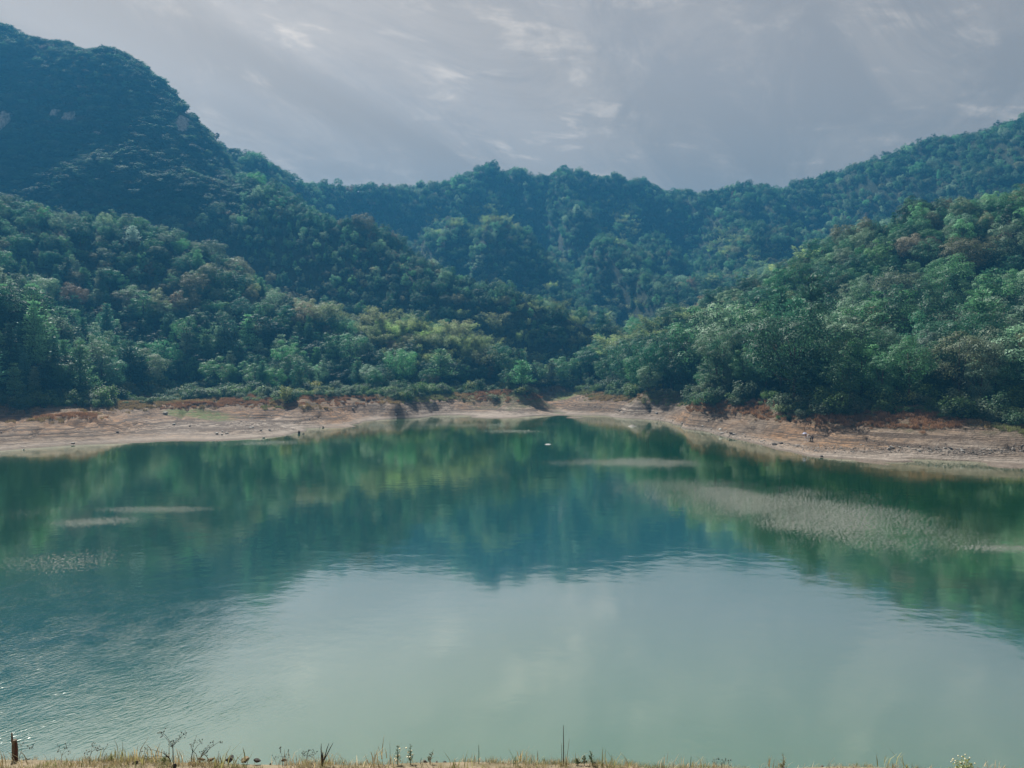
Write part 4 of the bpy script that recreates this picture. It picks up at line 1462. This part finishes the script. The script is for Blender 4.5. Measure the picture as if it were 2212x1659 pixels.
# ---------------------------------------------------------------- bushes that stand out
for u, v, w, h, tint, lab, pr in [(672, 848, 52, 30, (.26, .27, .08), 'bright yellow-green bush sprawling down the bank behind the orange mound', 1), (648, 856, 34, 16, (.24, .25, .08), 'low yellow-green bush in front of the bright sprawling one', 0),
                                  (2170, 905, 60, 34, (.16, .24, .11), 'bright leafy bush at the right edge under the dark wood', 1), (2125, 905, 42, 28, (.09, .16, .08), 'mid-green bush left of the bright one at the right edge', 2), (2212, 908, 46, 30, (.15, .21, .09), 'pale bush cut by the right picture edge', 0),
                                  (1165, 832, 60, 17, (.15, .19, .085), 'pale arching reed bush above the grassy mound', 1), (1282, 834, 36, 16, (.14, .19, .09), 'pale arching bush right of the stream mouth', 1), (1130, 852, 13, 10, (.30, .32, .20), 'whitish flowering bush on the grassy mound', 2),
                                  (345, 845, 30, 26, (.10, .13, .09), 'grey-green young fir-like bush in front of the left wood', 2), (612, 842, 46, 36, (.12, .165, .11), 'pale round tree-like bush left of the yellow-green bush', 2), (275, 852, 46, 18, (.11, .16, .08), 'fresh green bush right of the pine point', 1),
                                  (470, 848, 60, 15, (.075, .13, .07), 'long green reed clump below the monument', 1), (545, 848, 60, 16, (.08, .14, .075), 'long green reed clump right of the monument', 1), (870, 848, 90, 18, (.07, .125, .075), 'dark reed bank behind the central beach', 1),
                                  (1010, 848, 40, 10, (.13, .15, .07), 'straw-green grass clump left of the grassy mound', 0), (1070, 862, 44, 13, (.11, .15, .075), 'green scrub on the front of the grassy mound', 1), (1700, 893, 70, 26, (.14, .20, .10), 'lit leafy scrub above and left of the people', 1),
                                  (1795, 892, 56, 26, (.085, .14, .075), 'shaded leafy scrub above and right of the people', 2), (1590, 872, 50, 18, (.12, .17, .09), 'pale scrub at the wood edge above the rocky shore', 1)]:  # scrub beside the people: lit and shaded looks are painted into the tints
    x, y, z = on_ground(u, v)
    q = PROTO['shrub'][pr]
    wm_, hm_ = w / F * y, h / F * y
    root = link('shrub', None, loc=(x, y, z - .2))
    root.scale = (wm_ / [3., 4., 2.4][pr], wm_ / [3., 4., 2.4][pr], hm_ / [2., 2.2, 2.6][pr])
    root.rotation_euler = (0, 0, u * .7)
    tag(root, lab, 'bush', 'bushes along the foot of the woods')
    c = link('crown', q[0], root); c['tint'] = tint
    link('stems', q[1], root)


# ---------------------------------------------------------------- people
M_skin = plain_mat('skin', (.50, .33, .24), .6, (.44, .28, .20), 20)
M_hair = plain_mat('dark_hair', (.018, .014, .012), .5, (.012, .01, .009), 30)
M_eye = plain_mat('eye', (.03, .025, .02), .3, (.02, .02, .02))
CLOTH = {k: plain_mat(k + '_cloth', c, .85, tuple(q * .85 for q in c), 12) for k, c in
         {'peach': (.62, .34, .24), 'white': (.80, .80, .82), 'black': (.015, .016, .02), 'navy': (.018, .024, .045), 'lavender': (.58, .60, .80), 'straw': (.55, .47, .30), 'grey': (.30, .31, .34)}.items()}


def skin_mesh(name, joints, edges, radii, mats, sub=2, root=0):
    me = bpy.data.meshes.new(name)
    names = list(joints)
    me.from_pydata([joints[n] for n in names], [(names.index(a), names.index(b)) for a, b in edges], [])
    o = bpy.data.objects.new(name, me)
    COL.objects.link(o)
    md = o.modifiers.new('skin', 'SKIN')
    md.use_smooth_shade = True
    sk = me.skin_vertices[0].data
    for i, n in enumerate(names):
        r = radii[n]
        sk[i].radius = (r, r) if isinstance(r, (int, float)) else r
        sk[i].use_root = (i == root)
    sb = o.modifiers.new('sub', 'SUBSURF'); sb.levels = sub; sb.render_levels = sub
    dg = bpy.context.evaluated_depsgraph_get()
    res = bpy.data.meshes.new_from_object(o.evaluated_get(dg))
    bpy.data.objects.remove(o)
    res.name = name
    res.materials.clear()
    for m in mats:
        res.materials.append(m)
    return res


def person(loc, rz, h, label, top, legs, hair='short', pose='stand', sleeve=True, group='group of people on the right shore', long_top=False, hat=None, armR=None, armL=None, bend=0.0, group_on=True):
    """a figure h metres tall facing -Y before it is turned by rz"""
    root = link('person', None, loc=loc)
    root.rotation_euler = (0, 0, rz)
    tag(root, label, 'person', group if group_on else None)
    S = h / 1.70
    J, Rr = {}, {}

    def j(n, p, r):
        J[n] = Vector(p) * S; Rr[n] = r * S if isinstance(r, (int, float)) else (r[0] * S, r[1] * S)
    if pose == 'sit':        # on a low stone, knees up and apart, elbows on the knees
        hip = .22
        j('pelvis', (0, .05, hip), .125); j('waist', (0, .04, hip + .16), .115); j('chest', (0, -.04, hip + .36), .13); j('neck', (0, -.08, hip + .53), .055)
        for s, n in ((-1, 'R'), (1, 'L')):
            j('hip' + n, (s * .10, .0, hip - .01), .092); j('knee' + n, (s * .27, -.34, hip + .22), .062); j('ankle' + n, (s * .20, -.46, .07), .042); j('toe' + n, (s * .23, -.64, .035), .034)
            j('sh' + n, (s * .17, -.05, hip + .47), .058); j('elb' + n, (s * .25, -.25, hip + .27), .042); j('wri' + n, (s * .10, -.45, hip + .28), .028)
            j('palm' + n, (s * .05, -.53, hip + .29), .030)
        hd = Vector((0, -.12, hip + .66))
    else:
        b = bend
        j('pelvis', (0, 0, .92), (.125, .105)); j('waist', (0, -.06 * b, 1.08), (.115, .09)); j('chest', (0, -.22 * b, 1.30 - .06 * b), (.14, .10)); j('neck', (0, -.36 * b, 1.46 - .14 * b), .052)
        for s, n in ((-1, 'R'), (1, 'L')):
            j('hip' + n, (s * .095, 0, .87), .090); j('knee' + n, (s * .11, -.02, .48), .060); j('ankle' + n, (s * .115, .02, .08), .040); j('toe' + n, (s * .135, -.15, .035), .034)
            j('sh' + n, (s * .17, -.26 * b, 1.41 - .09 * b), .056)
            arm = (armR if n == 'R' else armL) or ((s * .23, .0, 1.14), (s * .235, -.06, .90))
            j('elb' + n, arm[0], .042); j('wri' + n, arm[1], .027)
            e, w = Vector(arm[0]), Vector(arm[1])
            j('palm' + n, w + (w - e).normalized() * .075, .030)
        hd = Vector((0, -.40 * b - .015, 1.58 - .20 * b))
    j('head', hd, (.074, .082)); j('crown', hd + Vector((0, .01, .075)), (.066, .072)); j('jaw', hd + Vector((0, -.045, -.06)), .042)
    E = [('pelvis', 'waist'), ('waist', 'chest'), ('chest', 'neck'), ('neck', 'head'), ('head', 'crown'), ('head', 'jaw')]
    for n in 'RL':
        E += [('pelvis', 'hip' + n), ('hip' + n, 'knee' + n), ('knee' + n, 'ankle' + n), ('ankle' + n, 'toe' + n), ('chest', 'sh' + n), ('sh' + n, 'elb' + n), ('elb' + n, 'wri' + n), ('wri' + n, 'palm' + n)]
        w, p = J['wri' + n] / S, J['palm' + n] / S
        d = (p - w).normalized()
        side = d.cross(Vector((0, 1, .2))).normalized() if abs(d.y) < .9 else d.cross(Vector((0, 0, 1))).normalized()
        cur = d.cross(side)
        for q, (off, ln) in enumerate(((-.030, .062), (-.010, .074), (.010, .070), (.030, .056))):
            a = p + side * off + d * .035
            j('f%d%s' % (q, n), a, .0085); j('g%d%s' % (q, n), a + d * ln * .55 + cur * .012, .008); j('h%d%s' % (q, n), a + d * ln * .85 + cur * .035, .007)
            E += [('palm' + n, 'f%d%s' % (q, n)), ('f%d%s' % (q, n), 'g%d%s' % (q, n)), ('g%d%s' % (q, n), 'h%d%s' % (q, n))]
        j('t1' + n, p - side * .042 - d * .005, .010); j('t2' + n, p - side * .058 + d * .035 + cur * .012, .0085)
        E += [('palm' + n, 't1' + n), ('t1' + n, 't2' + n)]
    me = skin_mesh('body', J, E, Rr, [M_skin, M_eye], 1)
    # nose, ears, eyes and mouth belong to the body's own mesh
    bm = bmesh.new(); bm.from_mesh(me)
    H = hd * S

    def blob(p, r, mi=0):
        g = bmesh.ops.create_uvsphere(bm, u_segments=8, v_segments=6, radius=1.0, matrix=Matrix.Translation(H + Vector(p) * S) @ Matrix.Diagonal((*[q * S for q in r], 1)))
        for f in {f for v in g['verts'] for f in v.link_faces}:
            f.material_index = mi
    blob((0, -.092, -.012), (.013, .018, .022)); blob((-.030, -.074, .012), (.012, .008, .007), 1); blob((.030, -.074, .012), (.012, .008, .007), 1)
    blob((0, -.080, -.050), (.022, .008, .006), 1); blob((-.078, .0, 0), (.012, .02, .03)); blob((.078, .0, 0), (.012, .02, .03))
    bm.to_mesh(me); bm.free()
    link('body', me, root)

    def sub(name, keys, edges, grow, mat, extra=None):
        JJ = {k: J[k] for k in keys}; RR = {}
        for k in keys:
            r = Rr[k]
            RR[k] = tuple(q * grow + .008 * S for q in r) if isinstance(r, tuple) else r * grow + .008 * S
        if extra:
            for k, (p, r) in extra.items():
                JJ[k] = Vector(p) * S; RR[k] = r * S
        return link(name, skin_mesh(name, JJ, edges, RR, [mat], 1), root)
    leg = [('pelvis', 'hipR'), ('hipR', 'kneeR'), ('kneeR', 'ankleR'), ('pelvis', 'hipL'), ('hipL', 'kneeL'), ('kneeL', 'ankleL')]
    sub('trousers', ['pelvis', 'hipR', 'kneeR', 'ankleR', 'hipL', 'kneeL', 'ankleL'], leg, 1.12, CLOTH[legs])
    keys = ['waist', 'chest', 'neck', 'shR', 'elbR', 'shL', 'elbL'] + (['wriR', 'wriL'] if sleeve else [])
    ed = [('waist', 'chest'), ('chest', 'neck'), ('chest', 'shR'), ('shR', 'elbR'), ('chest', 'shL'), ('shL', 'elbL')] + ([('elbR', 'wriR'), ('elbL', 'wriL')] if sleeve else [])
    ex = {'hem': (J['pelvis'] / S + Vector((0, 0, -.10 if long_top else -.01)), (.17 if long_top else .135))}
    sub('top', keys, [('hem', 'waist')] + ed, 1.14, CLOTH[top], ex)
    for n in 'RL':
        a, t = J['ankle' + n], J['toe' + n]
        mb = MB(); mb.tube([a + Vector((0, .03, -.035)) * S, a.lerp(t, .5) + Vector((0, 0, -.005)) * S, t + Vector((0, -.03, 0)) * S], [.045 * S, .046 * S, .030 * S], 8)
        link('shoe', mb.mesh('shoe', [CLOTH['white'] if legs == 'white' else CLOTH['black']], True), root)
    mb = MB()
    mb.ball(H + Vector((0, .022, .030)) * S, (.092 * S, .098 * S, .098 * S), 12, 8, 0, .03)
    if hair == 'long':
        mb.tube([H + Vector((0, .07, .03)) * S, H + Vector((0, .10, -.12)) * S, H + Vector((0, .10, -.30)) * S], [.085 * S, .095 * S, .055 * S], 8)
    link('hair', mb.mesh('hair', [M_hair], True), root)
    if hat:
        mb = MB()
        mb.tube([H + Vector((0, .01, .055)) * S, H + Vector((0, .01, .075)) * S], [.21 * S, .19 * S], 18)
        mb.tube([H + Vector((0, .01, .07)) * S, H + Vector((0, .01, .15)) * S, H + Vector((0, .01, .175)) * S], [.115 * S, .10 * S, .05 * S], 14)
        link('sun_hat', mb.mesh('sun_hat', [CLOTH[hat]], True), root)
    return root, J, S


def umbrella(tip, grip, mat, label, rad=.56):
    tip, grip = Vector(tip), Vector(grip)
    ax = (tip - grip).normalized()
    root = link('umbrella', None, loc=grip)
    root.rotation_euler = ax.to_track_quat('Z', 'Y').to_euler()
    L = (tip - grip).length
    tag(root, label, 'umbrella')
    mb = MB()
    n = 16
    vs = []
    for k in range(6):
        f = k / 5
        for i in range(n):
            th = 2 * math.pi * i / n
            scal = 1 - .07 * f * (i % 2)
            vs.append((math.cos(th) * rad * f * scal, math.sin(th) * rad * f * scal, L - .30 * f ** 1.8 * rad / .56 - .008 * f * (i % 2)))
    fs = [(k * n + i, k * n + (i + 1) % n, (k + 1) * n + (i + 1) % n, (k + 1) * n + i) for k in range(1, 5) for i in range(n)]
    fs += [(i, n + i, n + (i + 1) % n) for i in range(n)]
    mb.add(vs, fs)
    c = link('canopy', mb.mesh('canopy', [mat], True), root)
    so = c.modifiers.new('cloth', 'SOLIDIFY'); so.thickness = .004
    mb = MB(); mb.tube([(0, 0, -.12), (0, 0, L + .05)], [.008, .006], 6)
    link('shaft', mb.mesh('shaft', [CLOTH['grey']]), root)
    mb = MB(); mb.tube([(0, 0, -.14), (0, 0, .03)], [.014, .013], 8)
    link('handle', mb.mesh('handle', [CLOTH['black']], True), root)


def p4(u4, v4, y=None):
    return at4(u4, v4)


PX, PY, PZ = at4(3172, 1735.5)
rz = math.atan2(PX, PY)
_, J, S = person((PX, PY, PZ), -rz + R(180), 1.62, 'person with long dark hair, peach top and white trousers under the lavender umbrella', 'peach', 'white', 'long', sleeve=False,
                 armL=((-.10 + .33, -.10, 1.22), (.17, -.22, 1.33)))
hand = Matrix.Rotation(-rz + R(180), 4, 'Z') @ (J['palmL'])
grip = Vector((PX, PY, PZ)) + hand
umbrella(grip + Vector((-.10, -.06, .62)), grip, CLOTH['lavender'], 'lavender umbrella tilted over the person in the peach top')
x, y, z = at4(3182, 1740)
person((x, y, z), -rz + R(205), 1.70, 'person all in white with a white sun hat between the peach and navy figures', 'white', 'white', 'short', hat='white', long_top=True)
x, y, z = at4(3191, 1739)
person((x, y, z), -rz + R(-70), 1.60, 'person in a loose white shirt and black trousers bending forward', 'white', 'black', 'short', bend=.75, long_top=True, armR=((-.20, -.42, 1.08), (-.14, -.62, .98)), armL=((.20, -.42, 1.08), (.14, -.62, .98)))
x, y, z = at4(3198.5, 1739.5)
person((x, y, z), -rz + R(160), 1.60, 'person all in navy standing rightmost of the group, hands on hips', 'navy', 'navy', 'short', armR=((-.34, .05, 1.18), (-.19, -.08, 1.00)), armL=((.34, .05, 1.18), (.19, -.08, 1.00)))
x, y, z = at4(1177, 1708)
st = link('stone', SM[9], loc=(x, y + .1, z + .05)); st.scale = (.7, .6, .45); tag(st, 'dark stone the fisherman sits on', 'stone')
person((x, y, z + .02), math.atan2(-x, y) + R(8), 1.72, 'person in black sitting low at the tip of the left shore, fishing', 'black', 'black', 'short', pose='sit', group_on=False)

# ---------------------------------------------------------------- near bank: stakes, weeds, stones, grass
def at_bank(u, v):
    ds = np.linspace(8, 24, 700)
    x1, _, z1 = W(u, v, 1.0)
    g = bank(x1 * ds, ds)
    hit = EYE + (z1 - EYE) * ds <= g
    k = int(np.argmax(hit)) if hit.any() else int(np.argmin(np.abs(ds - 15.2)))
    return x1 * ds[k], ds[k], float(g[k])


M_post = plain_mat('weathered_post', (.17, .135, .10), .95, (.085, .065, .05), 9, .01)
M_rust = plain_mat('rusty_iron', (.11, .045, .03), .8, (.06, .028, .02), 14, .004)
M_stem = plain_mat('dry_stem', (.15, .125, .085), .9, (.09, .075, .05), 20)
M_dstem = plain_mat('dark_twig', (.055, .04, .032), .9, (.03, .024, .02), 20)
M_gstem = plain_mat('green_stem', (.09, .13, .06), .8, (.06, .09, .04), 20)
M_seed = plain_mat('seed_head', (.075, .085, .075), .9, (.05, .055, .05), 30)
M_flower = plain_mat('cream_flower', (.72, .70, .52), .7, (.6, .56, .36), 30)
YB = 15.0


def bpt(u, v=None):
    """a spot on the crest of the near bank under column u"""
    x, _, _ = W(u, 1640, YB)
    return x, YB, float(bank(np.array(x), np.array(YB)))


def up_to(u, v):
    return Vector(W(u, v, YB))


# post: a grey wooden stake with a rusty iron bar beside it
x, y, z = bpt(32)
pr = link('fence_post', None, loc=(x, y, z)); tag(pr, 'weathered split wooden post with rusty iron bar at the left bank end', 'post')
T0 = Vector((x, y, z))
mb = MB(); mb.tube([(0, 0, -.4), (.005, 0, .25), (0, 0, .42)], [.060, .056, .045], 9)
mb.tube([(-.045, 0, .38), (-.05, 0, .56)], [.022, .012], 6)
link('stake', mb.mesh('stake', [M_post]), pr)
mb = MB(); hb = up_to(34, 1603).z - z
mb.tube([(.045, -.03, -.3), (.05, -.03, hb)], [.026, .025], 4)
link('iron_bar', mb.mesh('iron_bar', [M_rust]), pr)
# forked dead stake
x, y, z = bpt(696)
fr = link('forked_twig', None, loc=(x, y, z)); tag(fr, 'dark forked dead twig standing up from the near bank', 'twig')
T0 = Vector((x, y, z)); mb = MB()
mb.tube([Vector((0, 0, -.2)), Vector((.0, 0, .1)), up_to(697, 1625) - T0], [.028, .030, .006], 6)
link('stub', mb.mesh('stub', [M_dstem]), fr)
for tgt, r in (((694, 1606), .010), ((711, 1605), .009), ((720, 1604), .009)):
    mb = MB(); e = up_to(*tgt) - T0
    mb.tube([Vector((0, 0, .05)), Vector((e.x * .25 + (.02 if tgt[0] > 700 else -.01), 0, e.z * .4)), e * .75 + Vector((-.01, .0, .0)), e], [r * 1.3, r * 1.1, r, r * .35], 5)
    link('shoot', mb.mesh('shoot', [M_dstem]), fr)


def stalk(u, v, r, m, lab, tip=0.0, nm='dry_stalk'):
    x, y, z = bpt(u + tip)
    T0 = Vector((x, y, z)); e = up_to(u, v) - T0
    mb = MB(); mb.tube([(0, 0, -.1), e * .5 + Vector((.004, .01, 0)), e], [r, r * .85, r * .45], 5)
    tag(link(nm, mb.mesh('stalk', [m]), loc=T0), lab, 'weed')


stalk(1217, 1567, .011, M_dstem, 'tallest upright dry stalk on the near bank, right of the middle')
stalk(1213, 1606, .006, M_stem, 'thinner dry stalk close beside the tallest one')
stalk(1230, 1596, .005, M_stem, 'pale slanting dry stalk right of the tallest one', -8)
stalk(1034, 1609, .009, M_gstem, 'lone upright green-tipped stalk in the middle of the near bank')
stalk(1056, 1642, .006, M_stem, 'short thin stalk right of the lone green-tipped one')
stalk(842, 1601, .004, M_stem, 'thin pale straw left of the two flowering weeds')
stalk(816, 1610, .004, M_stem, 'thin slanting straw, leftmost by the flowering weeds', 14)
stalk(910, 1637, .008, M_dstem, 'short dark stub stalk right of the flowering weeds', -3)
stalk(1153, 1632, .005, M_stem, 'short thin stalk left of the tallest one')
stalk(1493, 1634, .009, M_gstem, 'short straight green stalk on the right part of the near bank', -2)
stalk(472, 1622, .005, M_dstem, 'thin dark straw between the umbel weeds and the forked twig')


def umbel(u0, tips, lab, dark=True, base=.012):
    """a branching weed with little round seed heads"""
    x, y, z = bpt(u0)
    T0 = Vector((x, y, z))
    root = link('umbel_weed', None, loc=T0); tag(root, lab, 'weed', 'branching seed weeds on the near bank')
    mb, sb = MB(), MB()
    top = max((up_to(*t) - T0).z for t in tips)
    ex = sum((up_to(*t) - T0).x for t in tips) / len(tips)
    stem = [Vector((0, 0, -.1)), Vector((ex * .15, .0, top * .3)), Vector((ex * .5, 0, top * .62))]
    mb.tube(stem, [base, base * .8, base * .5], 5)
    rr = random.Random(int(u0))
    for i, t in enumerate(tips):
        e = up_to(*t) - T0; e.y += rr.uniform(-.15, .15)
        s = stem[1].lerp(stem[2], rr.uniform(0, 1)) if e.z > top * .4 else stem[0].lerp(stem[1], .7)
        mid = s.lerp(e, .55) + Vector((0, 0, .03))
        mb.tube([s, mid, e], [base * .45, base * .33, base * .2], 4)
        for k in range(rr.randint(3, 6)):
            q = e + Vector((rr.gauss(0, .045), rr.gauss(0, .045), rr.gauss(.0, .035)))
            mb.tube([e - Vector((0, 0, .05)), q], [.0022, .0016], 3)
            sb.ball(q, rr.uniform(.008, .014), 6, 4)
    link('stems', mb.mesh('stems', [M_dstem if dark else M_stem]), root)
    link('seed_heads', sb.mesh('seed_heads', [M_seed]), root)


umbel(374, [(352, 1578), (347, 1590), (380, 1598), (388, 1594), (396, 1590), (372, 1606)], 'tall dark branching seed weed with a curved side shoot')
umbel(372, [(318, 1613), (326, 1628), (338, 1640), (358, 1634)], 'low left-leaning seed weed at the foot of the tall branching one')
umbel(412, [(414, 1605), (420, 1598), (432, 1608)], 'dark seed weed right of the tall branching one')
umbel(428, [(446, 1612), (462, 1606), (474, 1604), (440, 1626)], 'right-leaning seed weed with fine forks')
umbel(192, [(203, 1607), (210, 1620), (186, 1622), (222, 1618)], 'pale fine seed weed between the post and the branching weeds', False, .007)
umbel(132, [(128, 1616), (138, 1618), (146, 1628)], 'short pale seed weed right of the post', False, .007)
umbel(40, [(46, 1606), (62, 1618), (58, 1632)], 'thin seed weed leaning right beside the post', False, .006)
umbel(610, [(606, 1622), (598, 1630), (618, 1634), (628, 1620)], 'fine seed weed left of the forked twig', True, .006)
umbel(660, [(668, 1618), (672, 1626), (652, 1632), (678, 1630)], 'small seed weed close left of the forked twig', True, .006)
umbel(1560, [(1552, 1640), (1560, 1638), (1572, 1641), (1546, 1645)], 'small dark bushy weed on the right part of the near bank', True, .006)


def leafy(u, v, lab, m, tint, n=26, flowers=True, lean=0):
    x, y, z = bpt(u - lean)
    T0 = Vector((x, y, z)); e = up_to(u, v) - T0
    root = link('leafy_weed', None, loc=T0); tag(root, lab, 'weed', 'leafy weeds on the near bank')
    mb = MB(); mb.tube([(0, 0, -.1), e * .5, e], [.011, .008, .003], 5)
    link('stem', mb.mesh('stem', [m]), root)
    r = np.random.default_rng(int(u))
    t = r.uniform(.12, 1.0, n)
    th = r.uniform(0, 6.28, n)
    ln = .085 * (1.1 - .75 * t)
    d = np.stack([np.cos(th), np.sin(th), .5 + 0 * th], -1)
    p = np.outer(t, np.array(e)) + d * ln[:, None] * .6
    vv, ff = leaf_quads(p, np.stack([-d[:, 0] * .5, -d[:, 1] * .5, np.ones(n)], -1) + r.normal(size=(n, 3)) * .3, ln * 1.3, .4, d, r)
    o = link('leaves', mesh_np('leaves', vv, ff, [M_leaf]), root); o['tint'] = tint
    if flowers:
        fb = MB()
        for k in range(7):
            fb.ball(np.array(e) * r.uniform(.3, .75) + r.normal(size=3) * np.array([.07, .05, .02]), (.022, .022, .012), 6, 4)
        link('flowers', fb.mesh('flowers', [M_flower]), root)


leafy(859, 1610, 'left of two upright leafy weeds with white flowers', M_gstem, (.10, .14, .09), 34)
leafy(887, 1607, 'right of two upright leafy weeds, dark at its foot', M_gstem, (.08, .12, .08), 34)
leafy(935, 1622, 'thin arching leafy weed right of the flowering pair', M_stem, (.10, .12, .08), 18, False, 8)
leafy(355, 1634, 'pale green leafy weed beside the tall branching weed', M_gstem, (.16, .19, .08), 26, False)
leafy(240, 1630, 'yellow-green leafy weed on the left part of the near bank', M_gstem, (.19, .20, .08), 30, False)
leafy(1248, 1640, 'low bushy weed right of the tallest stalk', M_gstem, (.08, .10, .05), 40, False)
leafy(1275, 1622, 'dark leaning leafy weed right of the tallest stalk', M_gstem, (.06, .09, .05), 34, False, -6)
leafy(1262, 1634, 'short dark leafy weed between the tallest stalk and the leaning one', M_gstem, (.065, .09, .05), 30, False)
leafy(1692, 1630, 'slender pale leafy weed on the right part of the near bank', M_stem, (.14, .15, .09), 26, False)
# white-flowered bush
x, y, z = bpt(2092)
fb = link('flower_bush', None, loc=(x, y, z - .24)); tag(fb, 'green bush dotted with cream-white flowers at the right end of the near bank', 'bush')
r = np.random.default_rng(77)
nn = 620
d = unit(r.normal(size=(nn, 3)) + np.array([0, 0, .4]))
p = d * r.uniform(.3, 1, (nn, 1)) * np.array([.36, .3, .30]) + np.array([0, 0, .15])
p[:, 2] += np.where(p[:, 0] < 0, .10, 0)
vv, ff = leaf_quads(p, d + r.normal(size=(nn, 3)) * .5, .055 * r.uniform(.6, 1.4, nn), .45, None, r)
o = link('leaves', mesh_np('leaves', vv, ff, [M_leaf]), fb); o['tint'] = (.17, .20, .075)
mb = MB()
for k in range(60):
    q = unit(r.normal(size=3) + np.array([0, -.5, .5]))
    q = q * r.uniform(.75, 1.1) * np.array([.37, .31, .30]) + np.array([0, 0, .16 + (.1 if q[0] < 0 else 0)])
    mb.ball(q, (.016, .016, .013), 6, 4)
link('flowers', mb.mesh('flowers', [M_flower]), fb)
mb = MB()
for k in range(6):
    mb.tube([(0, 0, -.2), (.2 * math.cos(k), .15 * math.sin(k), .3)], [.012, .005], 4)
link('stems', mb.mesh('stems', [M_gstem]), fb)
# stones and lumber scraps on the crest
for u, v, w, mt, lab in [(543, 1652, 24, 2, 'dark pointed stone on the near bank left of the tall branching weed'), (500, 1655, 26, 1, 'pale broken stone left of the dark pointed one'), (480, 1652, 20, 1, 'brown tipped stone at the left of the broken stones'), (575, 1656, 22, 1, 'tan squarish stone right of the dark pointed one'),
                         (812, 1653, 22, 2, 'black squarish stone between the forked twig and the tall weeds'), (835, 1656, 28, 1, 'tan flat stone right of the black squarish one'), (912, 1655, 26, 2, 'long dark stone left of the forked twig'), (945, 1656, 20, 1, 'brown tilted stone nearest the forked twig')]:
    u = {812: 486 + 0, 835: 520, 912: 548, 945: 606}.get(u, u - 55)
    x, y, z = bpt(u)
    s = w / F * YB * .95
    o = link('stone', stone_mesh(700 + int(u * 7 + w), {1: M_bank, 2: M_dark}[mt], .62), loc=(x, y + .22, z + .01)); o.scale = (s * 1.0, s * .7, s * .62); o.rotation_euler = (R(random.uniform(-20, 20)), R(random.uniform(-25, 25)), random.uniform(0, 6))
    tag(o, lab, 'stone', 'stones on the crest of the near bank')

# short dry grass over the crest
NT2 = [mesh_np('bank_tuft', *tuft(600 + s, w=.34, h=.15, n=26, blade=.0045, droop=.6), [M_blade]) for s in range(3)]
n = 4600
gx = rng.uniform(-14, 14, n); gy = 15.9 - rng.gamma(1.3, 1.5, n)
dens = sstep(fbm(gx / 1.3, gy / 1.0, 401, 3), -.3, .35) * np.interp(gx, [-11, -3, 0, 2, 5, 9, 11], [1, 1, .75, .9, .55, .35, .5])
m = (rng.random(n) < dens) & (gy > 7)
gx, gy = gx[m], gy[m]
n = len(gx)
sc = rng.uniform(.4, 1.15, n) * np.interp(gx, [-11, -2, 1, 4, 11], [1.0, .9, .8, .9, .6])
sc = sc * np.where(rng.random(n) < .07, rng.uniform(1.6, 2.7, n), 1.0)          # a few taller tufts
rot = np.zeros((n, 3)); rot[:, 2] = rng.uniform(0, 6.28, n)
cc = np.array([(.30, .25, .15), (.22, .21, .10), (.14, .16, .07), (.38, .34, .25)])[rng.choice(4, n, p=[.4, .25, .15, .2])] * rng.uniform(.8, 1.2, (n, 1))
scatter('bank_grass', np.stack([gx, gy, bank(gx, gy) - .02], -1), rot, np.stack([sc, sc, sc], -1), rng.integers(3, size=n), cc, NT2, 'short dry straw grass along the crest of the near bank')

# clods and pebbles lying among the grass
n = 1400
gx = rng.uniform(-13, 13, n); gy = rng.uniform(12.5, 16.2, n)
s_ = np.clip(rng.pareto(2.4, n) * .022 + .012, 0, .12)
rot = rng.uniform(0, 6.28, (n, 3))
scatter('bank_pebbles', np.stack([gx, gy, bank(gx, gy) + s_ * .12], -1), rot, np.stack([s_ * 1.2, s_, s_ * .8], -1), rng.choice([4, 5, 6, 7, 8], n), np.ones((n, 3)), SM[:10], 'small clods and pebbles on the crest of the near bank')
HAZE = 0.00064

# ---------------------------------------------------------------- the air
def box(name, a, b, m):
    x0, y0, z0 = a; x1, y1, z1 = b
    v = [(x0, y0, z0), (x1, y0, z0), (x1, y1, z0), (x0, y1, z0), (x0, y0, z1), (x1, y0, z1), (x1, y1, z1), (x0, y1, z1)]
    f = [(3, 2, 1, 0), (4, 5, 6, 7), (0, 1, 5, 4), (1, 2, 6, 5), (2, 3, 7, 6), (3, 0, 4, 7)]
    return link(name, mesh_np(name, np.array(v), f, [m]))


hm, nd, lk, out = new_mat('hazy_air')
pv = nd.new('ShaderNodeVolumePrincipled')
pv.inputs['Color'].default_value = (0.038, 0.195, 0.385, 1)
pv.inputs['Density'].default_value = HAZE
pv.inputs['Anisotropy'].default_value = 0.2
lk.new(pv.outputs[0], out.inputs['Volume'])
zmax = float(GZ.max()) + 25
tag(box('haze', (-1640, -90, -7.5), (1640, 1600, max(zmax, 60)), hm), 'pale blue haze over the valley', None, None, 'stuff')
